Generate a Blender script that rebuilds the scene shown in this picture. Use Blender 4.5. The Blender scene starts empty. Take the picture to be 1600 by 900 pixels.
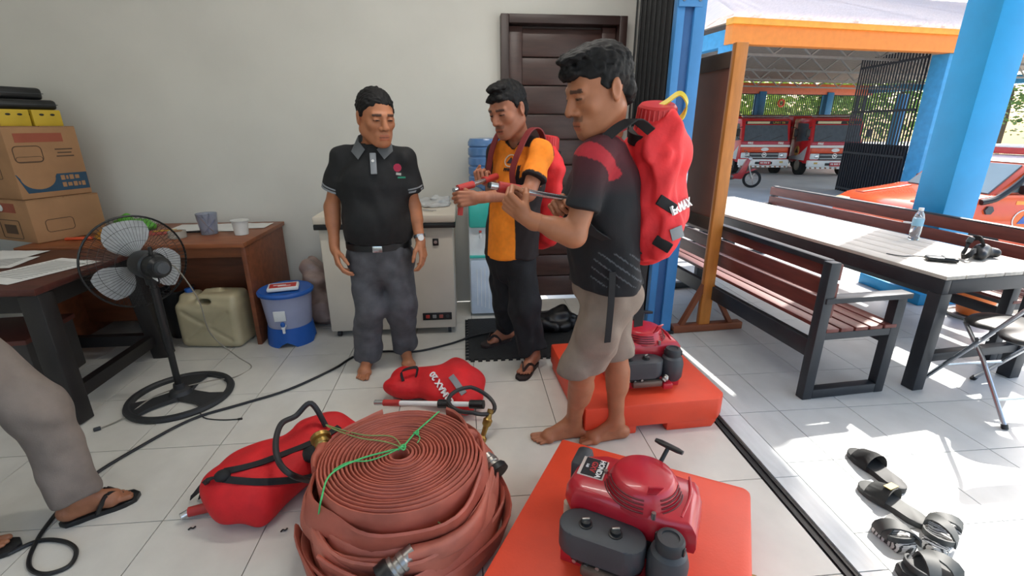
import bpy, bmesh, math, random
import numpy as np
from mathutils import Vector, Matrix, Euler
R = math.radians
random.seed(7); np.random.seed(7)
SC = bpy.context.scene
COL = SC.collection

# ---------------------------------------------------------------- camera
F_PX, PITCH, YAW, CAM_H = 752.0, R(18.7), R(5.5), 1.47
cam_data = bpy.data.cameras.new('camera')
cam_data.sensor_width = 36.0
cam_data.lens = 36.0 * F_PX / 1600.0
cam_data.clip_start = 0.05
cam_data.clip_end = 300
cam = bpy.data.objects.new('camera', cam_data)
COL.objects.link(cam)
cam.location = (0, 0, CAM_H)
cam.rotation_euler = (math.pi / 2 - PITCH, 0, -YAW)
SC.camera = cam

# ---------------------------------------------------------------- sky, sun, exposure
SUN_DIR = Vector((-0.85, -0.56, -1.0)).normalized()          # the way the light travels
world = bpy.data.worlds.new('sky'); SC.world = world
world.use_nodes = True
wn = world.node_tree.nodes; wl = world.node_tree.links
sky = wn.new('ShaderNodeTexSky'); sky.sky_type = 'NISHITA'; sky.sun_disc = False
sky.sun_elevation = math.asin(-SUN_DIR.z)
sky.sun_rotation = math.atan2(-SUN_DIR.x, -SUN_DIR.y)
sky.dust_density = 2.5; sky.air_density = 1.2
wl.new(sky.outputs[0], wn['Background'].inputs[0])
wn['Background'].inputs[1].default_value = 0.42
sun_data = bpy.data.lights.new('sun', 'SUN'); sun_data.energy = 8.5; sun_data.angle = R(0.6)
sun_data.color = (1.0, 0.96, 0.89)
sun = bpy.data.objects.new('sun', sun_data); COL.objects.link(sun)
sun.location = (12, 10, 14); sun.rotation_euler = SUN_DIR.to_track_quat('-Z', 'Y').to_euler()
SC.view_settings.view_transform = 'Standard'; SC.view_settings.look = 'None'
SC.view_settings.gamma = 1.0; SC.view_settings.use_curve_mapping = False
SC.view_settings.exposure = 0.13

# ---------------------------------------------------------------- helpers: survey of the place
_f = Vector((math.sin(YAW) * math.cos(PITCH), math.cos(YAW) * math.cos(PITCH), -math.sin(PITCH)))
_r = Vector((math.cos(YAW), -math.sin(YAW), 0)); _u = _r.cross(_f)
def _ray(x, y): return _f + _r * ((x - 800) / F_PX) - _u * ((y - 450) / F_PX)
def gz(x, y, z=0.0):                     # the point of a level plane seen at a photo pixel
    d = _ray(x, y); return Vector((0, 0, CAM_H)) + d * ((z - CAM_H) / d.z)
def at(x, y, Y):                         # the point of an upright plane at depth Y
    d = _ray(x, y); return Vector((0, 0, CAM_H)) + d * (Y / d.y)

# ---------------------------------------------------------------- helpers: materials
def lin(c):
    if isinstance(c, str):
        c = [int(c[i:i + 2], 16) / 255 for i in (0, 2, 4)]
    return tuple(((v / 12.92) if v <= .04045 else ((v + .055) / 1.055) ** 2.4) for v in c)
MATS = {}
def mat(name, c, rough=.5, metal=0, var=.06, scale=8, bump=0, bscale=60, trans=0, alpha=1, coat=0, spec=.5, emit=0, attr=False, stretch=None):
    if name in MATS: return MATS[name]
    m = bpy.data.materials.new(name); m.use_nodes = True; MATS[name] = m
    n = m.node_tree.nodes; l = m.node_tree.links; p = n['Principled BSDF']
    c = lin(c); tc = n.new('ShaderNodeTexCoord'); src = tc.outputs['Object']
    if stretch:
        mp = n.new('ShaderNodeMapping'); mp.inputs['Scale'].default_value = stretch; l.new(src, mp.inputs[0]); src = mp.outputs[0]
    nz = n.new('ShaderNodeTexNoise'); nz.inputs['Scale'].default_value = scale; nz.inputs['Detail'].default_value = 4
    l.new(src, nz.inputs['Vector'])
    mx = n.new('ShaderNodeMix'); mx.data_type = 'RGBA'; mx.blend_type = 'MULTIPLY'; mx.inputs[0].default_value = 1
    rp = n.new('ShaderNodeValToRGB'); a = max(0, 1 - 2 * var)
    rp.color_ramp.elements[0].position = .3; rp.color_ramp.elements[1].position = .7
    rp.color_ramp.elements[0].color = (a, a, a, 1); rp.color_ramp.elements[1].color = (1 + var, 1 + var, 1 + var, 1)
    l.new(nz.outputs[0], rp.inputs[0]); l.new(rp.outputs[0], mx.inputs[7])
    if attr:
        at_ = n.new('ShaderNodeAttribute'); at_.attribute_name = 'Col'; l.new(at_.outputs[0], mx.inputs[6])
    else: mx.inputs[6].default_value = (*c, 1)
    l.new(mx.outputs[2], p.inputs['Base Color'])
    p.inputs['Roughness'].default_value = rough; p.inputs['Metallic'].default_value = metal
    p.inputs['Specular IOR Level'].default_value = spec
    p.inputs['Transmission Weight'].default_value = trans; p.inputs['Alpha'].default_value = alpha
    p.inputs['Coat Weight'].default_value = coat
    if emit:
        p.inputs['Emission Color'].default_value = (*c, 1); p.inputs['Emission Strength'].default_value = emit
    if bump:
        b = n.new('ShaderNodeBump'); b.inputs['Strength'].default_value = bump; b.inputs['Distance'].default_value = .01
        nb = n.new('ShaderNodeTexNoise'); nb.inputs['Scale'].default_value = bscale; nb.inputs['Detail'].default_value = 5
        l.new(src, nb.inputs['Vector']); l.new(nb.outputs[0], b.inputs['Height']); l.new(b.outputs[0], p.inputs['Normal'])
    return m

# ---------------------------------------------------------------- helpers: meshes
def V(*a): return Vector(a)
def frame(d):
    d = Vector(d).normalized(); up = V(0, 0, 1) if abs(d.z) < .95 else V(1, 0, 0)
    x = up.cross(d).normalized(); return x, d.cross(x), d
class G:
    def __init__(s): s.bm = bmesh.new()
    def faces(s, vs, fs, M=None):
        b = [s.bm.verts.new(M @ Vector(v) if M else v) for v in vs]
        out = []
        for f in fs:
            try: out.append(s.bm.faces.new([b[i] for i in f]))
            except ValueError: pass
        return b, out
    def box(s, c, size, rot=None, bev=0, seg=2):
        x, y, z = [k / 2 for k in size]
        M = Matrix.Translation(c) @ ((rot.to_4x4() if isinstance(rot, Matrix) else Euler(rot).to_matrix().to_4x4()) if rot is not None else Matrix())
        vs = [(-x, -y, -z), (x, -y, -z), (x, y, -z), (-x, y, -z), (-x, -y, z), (x, -y, z), (x, y, z), (-x, y, z)]
        b, f = s.faces(vs, [(3, 2, 1, 0), (4, 5, 6, 7), (0, 1, 5, 4), (1, 2, 6, 5), (2, 3, 7, 6), (3, 0, 4, 7)], M)
        if bev: bmesh.ops.bevel(s.bm, geom=list({e for q in f for e in q.edges}), offset=min(bev, .49 * min(size)), segments=seg, affect='EDGES', profile=.5)
        return s
    def bar(s, a, b, w, h, up=None, bev=0):           # square bar from a to b
        a = Vector(a); b = Vector(b); d = (b - a); L = d.length; d = d / L
        up = Vector(up) if up is not None else (V(0, 0, 1) if abs(d.z) < .95 else V(0, 1, 0))
        x = d.cross(up).normalized(); u = x.cross(d)
        return s.box((a + b) / 2, (L, w, h), Matrix((d, x, u)).transposed(), bev)
    def cyl(s, a, b, r1, r2=None, n=16):
        a = Vector(a); b = Vector(b); r2 = r1 if r2 is None else r2
        x, y, d = frame(b - a); vs = []
        for c, r in ((a, r1), (b, r2)):
            for i in range(n):
                t = 2 * math.pi * i / n; vs.append(c + x * (r * math.cos(t)) + y * (r * math.sin(t)))
        fs = [(i, (i + 1) % n, n + (i + 1) % n, n + i) for i in range(n)] + [tuple(range(n))[::-1], tuple(range(n, 2 * n))]
        s.faces(vs, fs); return s
    def lathe(s, prof, n=24, M=None):
        vs = []; fs = []
        for r, z in prof:
            for i in range(n):
                t = 2 * math.pi * i / n; vs.append((r * math.cos(t), r * math.sin(t), z))
        for k in range(len(prof) - 1):
            for i in range(n):
                j = (i + 1) % n; fs.append((k * n + i, k * n + j, (k + 1) * n + j, (k + 1) * n + i))
        loop = prof[0] == prof[-1]
        if not loop and prof[0][0] > 1e-6: fs.append(tuple(range(n))[::-1])
        if not loop and prof[-1][0] > 1e-6: fs.append(tuple(range((len(prof) - 1) * n, len(prof) * n)))
        s.faces(vs, fs, M); bmesh.ops.remove_doubles(s.bm, verts=s.bm.verts, dist=1e-6); return s
    def tube(s, pts, r, n=8, closed=False, flat=1.0):
        P = [Vector(p) for p in pts]; N = len(P); vs = []; x = None
        for i, p in enumerate(P):
            t = (P[(i + 1) % N] - P[i - 1]) if closed else (P[min(i + 1, N - 1)] - P[max(i - 1, 0)])
            t.normalize()
            if x is None: x = frame(t)[0]
            x = (x - t * x.dot(t)); x.normalize(); y = t.cross(x)
            rr = r[i] if isinstance(r, (list, tuple)) else r
            for k in range(n):
                a = 2 * math.pi * k / n; vs.append(p + x * (rr * math.cos(a)) + y * (rr * flat * math.sin(a)))
        fs = []
        for i in range(N if closed else N - 1):
            j = (i + 1) % N
            for k in range(n):
                q = (k + 1) % n; fs.append((i * n + k, i * n + q, j * n + q, j * n + k))
        if not closed: fs += [tuple(range(n))[::-1], tuple(range((N - 1) * n, N * n))]
        s.faces(vs, fs); return s
    def prism(s, poly, z0, z1, M=None, bev=0):
        n = len(poly); vs = [(x, y, z0) for x, y in poly] + [(x, y, z1) for x, y in poly]
        fs = [tuple(range(n))[::-1], tuple(range(n, 2 * n))] + [(i, (i + 1) % n, n + (i + 1) % n, n + i) for i in range(n)]
        b, f = s.faces(vs, fs, M)
        if bev: bmesh.ops.bevel(s.bm, geom=list({e for q in f for e in q.edges}), offset=bev, segments=2, affect='EDGES', profile=.5)
        return s
    def ball(s, c, r, n=12, rot=None):
        r = (r, r, r) if isinstance(r, (int, float)) else r
        M = Matrix.Translation(c) @ (Euler(rot).to_matrix().to_4x4() if rot else Matrix()) @ Matrix.Diagonal((*r, 1))
        bmesh.ops.create_uvsphere(s.bm, u_segments=n, v_segments=max(6, n * 2 // 3), radius=1, matrix=M); return s
    def ribbon(s, pts, ups, w, th):                   # flat strap along pts, wide across ups
        P = [Vector(p) for p in pts]; N = len(P); vs = []
        for i, p in enumerate(P):
            t = (P[min(i + 1, N - 1)] - P[max(i - 1, 0)]).normalized()
            u = Vector(ups[i]) if isinstance(ups, list) else Vector(ups)
            u = (u - t * u.dot(t)).normalized(); q = t.cross(u)
            for a, b in ((-1, -1), (1, -1), (1, 1), (-1, 1)): vs.append(p + u * (a * w / 2) + q * (b * th / 2))
        fs = [(i * 4 + k, i * 4 + (k + 1) % 4, i * 4 + 4 + (k + 1) % 4, i * 4 + 4 + k) for i in range(N - 1) for k in range(4)]
        fs += [(3, 2, 1, 0), tuple(range((N - 1) * 4, N * 4))]
        s.faces(vs, fs); return s
    def obj(s, name, m, parent=None, smooth=35, kind=None):
        bmesh.ops.recalc_face_normals(s.bm, faces=s.bm.faces)
        me = bpy.data.meshes.new(name); s.bm.to_mesh(me); s.bm.free()
        return link(name, me, m, parent, smooth, kind)
def link(name, me, m, parent=None, smooth=35, kind=None):
    if smooth:
        me.polygons.foreach_set('use_smooth', [True] * len(me.polygons))
        if smooth < 180: me.set_sharp_from_angle(angle=R(smooth))
    if m and not me.materials: me.materials.append(m)
    o = bpy.data.objects.new(name, me); COL.objects.link(o)
    if parent: o.parent = parent
    if kind: o['kind'] = kind
    return o
def tag(o, label, cat, group=None):
    o['label'] = label; o['category'] = cat
    if group: o['group'] = group
    return o
def thing(name, label, cat, loc=(0, 0, 0), rotz=0, group=None):
    o = bpy.data.objects.new(name, None); COL.objects.link(o); o.empty_display_size = .1
    o.location = loc; o.rotation_euler = (0, 0, rotz); return tag(o, label, cat, group)
def copy_tree(o, parent=None):
    c = o.copy(); COL.objects.link(c); c.parent = parent
    for ch in list(o.children): copy_tree(ch, c)
    return c
def struct(o): o['kind'] = 'structure'; return o
def text(s, size, m, parent, M, depth=.001, name='lettering', bold=0.0, align='CENTER'):
    cu = bpy.data.curves.new('t', 'FONT'); cu.body = s; cu.size = size; cu.extrude = depth; cu.offset = bold
    cu.align_x = align; cu.align_y = 'CENTER'
    t = bpy.data.objects.new('t', cu); me = bpy.data.meshes.new_from_object(t)
    bpy.data.objects.remove(t); bpy.data.curves.remove(cu); me.name = name
    me.transform(M); me.materials.clear(); return link(name, me, m, parent, 0)
def basis(o, x, y):                       # matrix with local x, y along the given directions, z out of them
    x = Vector(x).normalized(); y = Vector(y); y = (y - x * y.dot(x)).normalized(); z = x.cross(y)
    M = Matrix((x, y, z)).transposed().to_4x4(); M.translation = o; return M
def spline(pts, n=8, closed=False):       # Catmull-Rom
    P = [Vector(p) for p in pts]; N = len(P); out = []
    for i in range(N if closed else N - 1):
        if closed: p0, p1, p2, p3 = P[i - 1], P[i], P[(i + 1) % N], P[(i + 2) % N]
        else: p0, p1, p2, p3 = P[max(i - 1, 0)], P[i], P[i + 1], P[min(i + 2, N - 1)]
        for k in range(n):
            t = k / n
            out.append(.5 * ((2 * p1) + (p2 - p0) * t + (2 * p0 - 5 * p1 + 4 * p2 - p3) * t * t + (3 * p1 - p0 - 3 * p2 + p3) * t ** 3))
    if not closed: out.append(P[-1])
    return out

from mathutils.bvhtree import BVHTree
def surface(o, off):                       # returns on(x, y, lift): the point of o's surface seen there, in its own frame, and the normal
    me = o.data; off = Vector(off); bv = BVHTree.FromPolygons([v.co.copy() for v in me.vertices], [tuple(p.vertices) for p in me.polygons])
    c = Vector((0, 0, CAM_H)) - off
    def on(x, y, lift=.004):
        p, n, _, _ = bv.ray_cast(c, _ray(x, y).normalized())
        if p is None: p, n, _, _ = bv.find_nearest(c + _ray(x, y).normalized() * (c.length))
        return p + n * lift, n
    return on
# ---------------------------------------------------------------- helpers: rounded bodies grown from blended volumes
class SDF:
    def __init__(s, lo, hi, res):
        s.lo = np.array(lo, np.float32); s.res = res
        s.n = np.maximum(4, np.ceil((np.array(hi) - np.array(lo)) / res).astype(int) + 1)
        s.g = np.full(s.n, 1.0, np.float32)
        s.ax = [s.lo[i] + res * np.arange(s.n[i], dtype=np.float32) for i in range(3)]
    def like(s):
        o = SDF.__new__(SDF); o.lo = s.lo; o.res = s.res; o.n = s.n; o.ax = s.ax; o.g = np.full(s.n, 1.0, np.float32); return o
    def _sl(s, lo, hi):
        a = np.clip(np.floor((np.array(lo) - s.lo) / s.res).astype(int), 0, s.n - 1)
        b = np.clip(np.ceil((np.array(hi) - s.lo) / s.res).astype(int) + 1, 1, s.n)
        if np.any(b <= a): return None
        sl = tuple(slice(int(a[i]), int(b[i])) for i in range(3))
        return sl, s.ax[0][sl[0]][:, None, None], s.ax[1][sl[1]][None, :, None], s.ax[2][sl[2]][None, None, :]
    def _put(s, sl, d, k, sub):
        g = s.g[sl]
        if sub:
            h = np.clip(.5 - .5 * (g + d) / k, 0, 1) if k else (g < -d)
            s.g[sl] = g * (1 - h) - d * h + k * h * (1 - h)
        else:
            h = np.clip(.5 + .5 * (g - d) / k, 0, 1) if k else (d < g)
            s.g[sl] = g * (1 - h) + d * h - k * h * (1 - h)
    def cone(s, a, b, ra, rb=None, k=.02, sq=None, sub=False):     # sq = (axis, factor): flattened along that axis
        rb = ra if rb is None else rb; a = np.array(a, np.float32); b = np.array(b, np.float32)
        m = max(ra, rb) + k + 3 * s.res; t = s._sl(np.minimum(a, b) - m, np.maximum(a, b) + m)
        if t is None: return s
        sl, X, Y, Z = t; X = X - a[0]; Y = Y - a[1]; Z = Z - a[2]; ba = b - a
        q = 1.0
        if sq:
            w = np.array(sq[0], np.float32); w = w / np.linalg.norm(w); q = sq[1]; e = (1 / q - 1) * (X * w[0] + Y * w[1] + Z * w[2])
            X = X + e * w[0]; Y = Y + e * w[1]; Z = Z + e * w[2]; ba = ba + (1 / q - 1) * ba.dot(w) * w
        L = float(ba.dot(ba)) + 1e-9
        h = np.clip((X * ba[0] + Y * ba[1] + Z * ba[2]) / L, 0, 1)
        d = np.sqrt((X - h * ba[0]) ** 2 + (Y - h * ba[1]) ** 2 + (Z - h * ba[2]) ** 2) - (ra + (rb - ra) * h)
        s._put(sl, (d * min(1, (1 + q) / 2)).astype(np.float32), k, sub); return s
    def chain(s, pts, rs, k=.02, sq=None):
        for i in range(len(pts) - 1): s.cone(pts[i], pts[i + 1], rs[i], rs[i + 1], k, sq)
        return s
    def ell(s, c, r, Rm=None, k=.02, sub=False):
        c = np.array(c, np.float32); r = np.array(r, np.float32); m = float(r.max()) + k + 3 * s.res
        t = s._sl(c - m, c + m)
        if t is None: return s
        sl, X, Y, Z = t; X = X - c[0]; Y = Y - c[1]; Z = Z - c[2]
        if Rm is not None:
            Rm = np.array(Rm, np.float32)
            X, Y, Z = (Rm[0, 0] * X + Rm[1, 0] * Y + Rm[2, 0] * Z, Rm[0, 1] * X + Rm[1, 1] * Y + Rm[2, 1] * Z, Rm[0, 2] * X + Rm[1, 2] * Y + Rm[2, 2] * Z)
        k0 = np.sqrt((X / r[0]) ** 2 + (Y / r[1]) ** 2 + (Z / r[2]) ** 2)
        k1 = np.sqrt((X / r[0] ** 2) ** 2 + (Y / r[1] ** 2) ** 2 + (Z / r[2] ** 2) ** 2) + 1e-6
        s._put(sl, (k0 * (k0 - 1) / k1).astype(np.float32), k, sub); return s
    def rbox(s, c, b, r, k=.02, sub=False):
        c = np.array(c, np.float32); b = np.array(b, np.float32) - r; t = s._sl(c - b - r - k - 3 * s.res, c + b + r + k + 3 * s.res)
        if t is None: return s
        sl, X, Y, Z = t; q = [np.abs(X - c[0]) - b[0], np.abs(Y - c[1]) - b[1], np.abs(Z - c[2]) - b[2]]
        d = np.sqrt(sum(np.maximum(v, 0) ** 2 for v in q)) + np.minimum(np.maximum(np.maximum(q[0], q[1]), q[2]), 0) - r
        s._put(sl, d.astype(np.float32), k, sub); return s
    def cut(s, p, n, k=.006):             # keep the side the normal points away from
        n = np.array(n, float); n = n / np.linalg.norm(n)
        d = (s.ax[0][:, None, None] - p[0]) * n[0] + (s.ax[1][None, :, None] - p[1]) * n[1] + (s.ax[2][None, None, :] - p[2]) * n[2]
        h = np.clip(.5 + .5 * (d - s.g) / k, 0, 1); s.g = (s.g * (1 - h) + d * h + k * h * (1 - h)).astype(np.float32); return s
    def folds(s, amp, freq, seed=0, zs=.5):
        rg = np.random.RandomState(seed); o = np.zeros(s.n, np.float32)
        X, Y, Z = s.ax[0][:, None, None], s.ax[1][None, :, None], s.ax[2][None, None, :]
        for i in range(7):
            w = rg.normal(size=3); w /= np.linalg.norm(w); w[2] *= zs; w *= freq * (.6 + .9 * rg.rand())
            ph = rg.rand() * 6.28; w2 = rg.normal(size=3) * freq * .35
            o += np.sin(w[0] * X + w[1] * Y + w[2] * Z + ph + 1.3 * np.sin(w2[0] * X + w2[1] * Y + w2[2] * Z))
        s.g += (amp / 2.6) * o; return s
    def join(s, o, k=.0):
        g = s.g; d = o.g
        if k:
            h = np.clip(.5 + .5 * (g - d) / k, 0, 1); s.g = g * (1 - h) + d * h - k * h * (1 - h)
        else: s.g = np.minimum(g, d)
        return s
    def mesh(s):
        g = s.g; g = np.pad(g, 1, constant_values=1.0); lo = s.lo - s.res
        neg = g < 0; N = np.array(g.shape) - 1
        c = np.zeros(N, np.int8)
        for i in (0, 1):
            for j in (0, 1):
                for k in (0, 1): c += neg[i:i + N[0], j:j + N[1], k:k + N[2]]
        act = (c > 0) & (c < 8); idx = np.full(N, -1, np.int64); ii = np.argwhere(act); idx[act] = np.arange(len(ii))
        P = np.zeros((len(ii), 3)); cnt = np.zeros(len(ii)); cr = [(i, j, k) for i in (0, 1) for j in (0, 1) for k in (0, 1)]
        val = {q: g[ii[:, 0] + q[0], ii[:, 1] + q[1], ii[:, 2] + q[2]] for q in cr}
        for q in cr:
            for a in range(3):
                if q[a]: continue
                e = list(q); e[a] = 1; v0 = val[q]; v1 = val[tuple(e)]; m = (v0 < 0) != (v1 < 0)
                t = v0[m] / (v0[m] - v1[m]); p = np.tile(np.array(q, float), (m.sum(), 1)); p[:, a] += t
                P[m] += p; cnt[m] += 1
        P = (P / cnt[:, None] + ii) * s.res + lo
        F = []
        for a in range(3):
            b, d = (a + 1) % 3, (a + 2) % 3
            s0 = [slice(None)] * 3; s1 = [slice(None)] * 3; s0[a] = slice(0, -1); s1[a] = slice(1, None)
            n0 = neg[tuple(s0)]; n1 = neg[tuple(s1)]; e = np.argwhere(n0 != n1)
            e = e[(e[:, b] > 0) & (e[:, d] > 0) & (e[:, b] < N[b]) & (e[:, d] < N[d])]
            if not len(e): continue
            fl = n0[e[:, 0], e[:, 1], e[:, 2]]
            def cell(db, dd):
                q = e.copy(); q[:, b] -= db; q[:, d] -= dd; return idx[q[:, 0], q[:, 1], q[:, 2]]
            Q = np.stack([cell(0, 0), cell(1, 0), cell(1, 1), cell(0, 1)], 1)
            Q[~fl] = Q[~fl][:, ::-1]; F.append(Q)
        F = np.concatenate(F) if F else np.zeros((0, 4), int)
        return P, F[(F >= 0).all(1)]
def np_mesh(name, parts, m, parent=None, off=(0, 0, 0), col=None, relax=1):
    """one mesh object from (verts, quads) pairs; col(verts) gives its colours"""
    VV = []; FF = []; o = 0
    for P, F in parts:
        for _ in range(relax):            # even out the facets
            acc = np.zeros_like(P); n = np.zeros(len(P))
            for a, b in ((0, 1), (1, 2), (2, 3), (3, 0)):
                np.add.at(acc, F[:, a], P[F[:, b]]); np.add.at(acc, F[:, b], P[F[:, a]]); np.add.at(n, F[:, a], 1); np.add.at(n, F[:, b], 1)
            P = .5 * P + .5 * acc / np.maximum(n, 1)[:, None]
        VV.append(P); FF.append(F + o); o += len(P)
    P = np.concatenate(VV); F = np.concatenate(FF)
    me = bpy.data.meshes.new(name); me.vertices.add(len(P)); me.loops.add(4 * len(F)); me.polygons.add(len(F))
    me.vertices.foreach_set('co', (P - np.array(off)).astype(np.float32).ravel())
    me.loops.foreach_set('vertex_index', F.astype(np.int32).ravel())
    me.polygons.foreach_set('loop_start', np.arange(0, 4 * len(F), 4, dtype=np.int32))
    me.update(calc_edges=True); me.validate()
    if col is not None:
        ca = me.color_attributes.new('Col', 'FLOAT_COLOR', 'POINT'); c = np.ones((len(P), 4), np.float32); c[:, :3] = col(P)
        ca.data.foreach_set('color', c.ravel())
    return link(name, me, m, parent, 180)

# ================================================================ THE SETTING
M_wall = mat('wall_paint', 'D3D2CB', .75, var=.025, scale=2.2, bump=.06, bscale=25)
M_ceil = mat('ceiling_paint', 'E8E8E4', .8, var=.02)
M_tile = mat('white_floor_tile', 'D6D3CA', .22, var=.035, scale=3, coat=.1)
M_grout = mat('tile_grout', '6E6A62', .9, var=.15, scale=30)
M_ptile = mat('porch_floor_tile', 'BEC1C1', .35, var=.04, scale=3)
M_marble = mat('threshold_marble', 'CDD1D2', .2, var=.04, scale=4)
M_blackmetal = mat('black_painted_steel', '1B1C1F', .45, .1, var=.15, scale=20)
M_blue = mat('blue_gloss_paint', '3F86C6', .35, var=.06, scale=5)
M_pillar = mat('bright_blue_wall_paint', '0890CC', .5, var=.05, scale=3)
M_chrome = mat('brushed_steel', 'C9CCCE', .25, .9, var=.05)
M_white = mat('white_plastic', 'ECECEA', .4, var=.03)
M_black = mat('black_plastic', '17181A', .4, var=.1)
M_grey = mat('dark_grey_plastic', '3C4044', .5, var=.08, bump=.05, bscale=300)
WALL_Y, CEIL_Z = 4.0, 3.2

flo = struct(G().box((-1.165, 1.25, -.065), (4.87, 5.5, .11)).obj('floor', M_grout, smooth=0))
flo['label'] = 'white glazed tile floor of the room'
tile_me = None
def tile(parent, x0, x1, y0, y1, m, gap=.004, th=.01):
    global tile_me
    if tile_me is None:
        tile_me = {}
    if m.name not in tile_me:
        o = G().box((0, 0, 0), (1, 1, 1)).obj('tile', m, parent, 0); tile_me[m.name] = o.data
    else:
        o = bpy.data.objects.new('tile', tile_me[m.name]); COL.objects.link(o); o.parent = parent
    o.location = ((x0 + x1) / 2, (y0 + y1) / 2, -th / 2); o.scale = (x1 - x0 - gap, y1 - y0 - gap, th)
cols = [-1.22 + .4135 * k for k in range(-6, 7)]
rows = [1.62 + .475 * k for k in range(-3, 6)]
for i in range(len(cols) - 1):
    for j in range(len(rows) - 1): tile(flo, cols[i], min(cols[i + 1], 1.258), rows[j], min(rows[j + 1], 4.0), M_tile)
# threshold strip with the gate track
th = struct(G().box((1.35, 1.25, -.065), (.16, 5.5, .11)).obj('trim_1', M_grout, smooth=0)); th['label'] = 'pale stone threshold strip along the open gate'
for j in range(len(rows) - 1): tile(th, 1.318, 1.432, rows[j], rows[j + 1], M_marble)
tr = struct(G().box((1.284, 1.3, -.004), (.05, 4.6, .004)).obj('gate_track', M_blackmetal, smooth=0))
tr['label'] = 'black sunken steel gate track between room and porch'
for x in (1.268, 1.300): G().box((x, 1.3, .0005), (.009, 4.6, .007)).obj('track_rail', M_blackmetal, tr, 0)
# porch slab and tiles
pf = struct(G().box((3.1, 2.75, -.29), (3.35, 8.5, .56)).obj('porch_floor', M_grout, smooth=0)); pf['label'] = 'grey tiled porch floor outside the gate'
pc = [1.432, 1.66] + [1.66 + .4 * k for k in range(1, 8)]; pr_ = [2.113 + .405 * k for k in range(-5, 12)]
for i in range(len(pc) - 1):
    for j in range(len(pr_) - 1): tile(pf, pc[i], pc[i + 1], pr_[j], pr_[j + 1], M_ptile)
# walls
DX0, DX1, DZ = .295, 1.24, 2.235
w = G(); w.box((-1.66, WALL_Y + .075, 1.6), (3.91, .15, 3.2)); w.box(((DX0 + DX1) / 2, WALL_Y + .075, (DZ + 3.2) / 2), (DX1 - DX0, .15, 3.2 - DZ))
w.box((1.325, WALL_Y + .075, 1.6), (.17, .15, 3.2))
struct(w.obj('wall_back', M_wall, smooth=0))
struct(G().box((-3.675, 1.25, 1.6), (.15, 5.5, 3.2)).obj('wall_left', M_wall, smooth=0))
w = G(); w.box((-1.2, -1.575, .45), (5.1, .15, .9)); w.box((-1.2, -1.575, 2.95), (5.1, .15, .5)); w.box((-3.3, -1.575, 1.8), (.75, .15, 1.8)); w.box((1.1, -1.575, 1.8), (.5, .15, 1.8))
struct(w.obj('wall_front', M_wall, smooth=0))
struct(G().box((.275, 2.2, 3.26), (7.75, 7.6, .12)).obj('ceiling', M_ceil, smooth=0))
struct(G().box((1.37, 1.25, 3.03), (.14, 5.5, .34)).obj('trim_2', M_wall, smooth=0))
# two fill lamps added above the view to brighten the room, shaped as battens
def batten(x, y, label, power):
    t = thing('fill_lamp', label, 'lamp', (x, y, 3.2), 0, 'unseen fill battens added on the ceiling')
    G().box((0, 0, -.03), (1.3, .1, .06), bev=.008).obj('housing', M_white, t)
    G().cyl((-.6, 0, -.085), (.6, 0, -.085), .016).obj('fill_tube', mat('lit_fill_tube', 'F4FAFF', .4, emit=8, var=0), t)
    for s in (-1, 1): G().box((s * .62, 0, -.075), (.03, .05, .05), bev=.005).obj('tube_holder', M_white, t)
    l = bpy.data.lights.new('fill_light', 'AREA'); l.shape = 'RECTANGLE'; l.size = 1.3; l.size_y = .12; l.energy = power; l.color = (1, .95, .87)
    o = bpy.data.objects.new('fill_light', l); COL.objects.link(o); o.parent = t; o.location = (0, 0, -.11)
batten(-1.9, 1.1, 'added white fluorescent fill lamp, out of view on the ceiling nearer the left wall', 6)
batten(.25, 2.3, 'added white fluorescent fill lamp, out of view on the ceiling nearer the open gate', 20)

# brown panel door
M_door = mat('dark_brown_door_paint', '4A332E', .35, var=.12, scale=6, stretch=(1, 1, 6), bump=.04)
M_doorf = mat('dark_brown_frame_paint', '3B2A27', .4, var=.1, scale=6)
dr = struct(thing('door_1', 'closed dark brown wooden plank door in the back wall', 'door', (0, 0, 0))); del dr['category']
G().box((DX0 + .03, WALL_Y - .005, DZ / 2), (.06, .17, DZ), bev=.005).obj('door_jamb', M_doorf, dr)
G().box((DX1 - .03, WALL_Y - .005, DZ / 2), (.06, .17, DZ), bev=.005).obj('door_jamb', M_doorf, dr)
G().box(((DX0 + DX1) / 2, WALL_Y - .005, DZ - .03), (DX1 - DX0 - .12, .168, .06), bev=.005).obj('door_head', M_doorf, dr)
G().box((DX0 + .115, WALL_Y + .02, DZ / 2 - .03), (.105, .05, DZ - .07), bev=.006).obj('stile', M_door, dr)
G().box((DX1 - .115, WALL_Y + .02, DZ / 2 - .03), (.105, .05, DZ - .07), bev=.006).obj('stile', M_door, dr)
zs = [0.02, .21, .40, .60, .80, .98, 1.16, 1.36, 1.55, 1.76, 1.96, DZ - .075]
for i in range(len(zs) - 1):
    G().box(((DX0 + DX1) / 2, WALL_Y + .03, (zs[i] + zs[i + 1]) / 2), (DX1 - DX0 - .33, .04, zs[i + 1] - zs[i] - .006), bev=.009).obj('plank', M_door, dr)
G().box(((DX0 + DX1) / 2, WALL_Y + .055, DZ / 2), (DX1 - DX0 - .1, .015, DZ - .04)).obj('backing', M_doorf, dr, 0)  # sheet added behind the planks to stop light leaking through the gaps
G().cyl((DX0 + .12, WALL_Y - .01, 1.02), (DX0 + .12, WALL_Y - .06, 1.02), .012).ball((DX0 + .12, WALL_Y - .07, 1.02), .024).obj('door_knob', M_chrome, dr)

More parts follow.
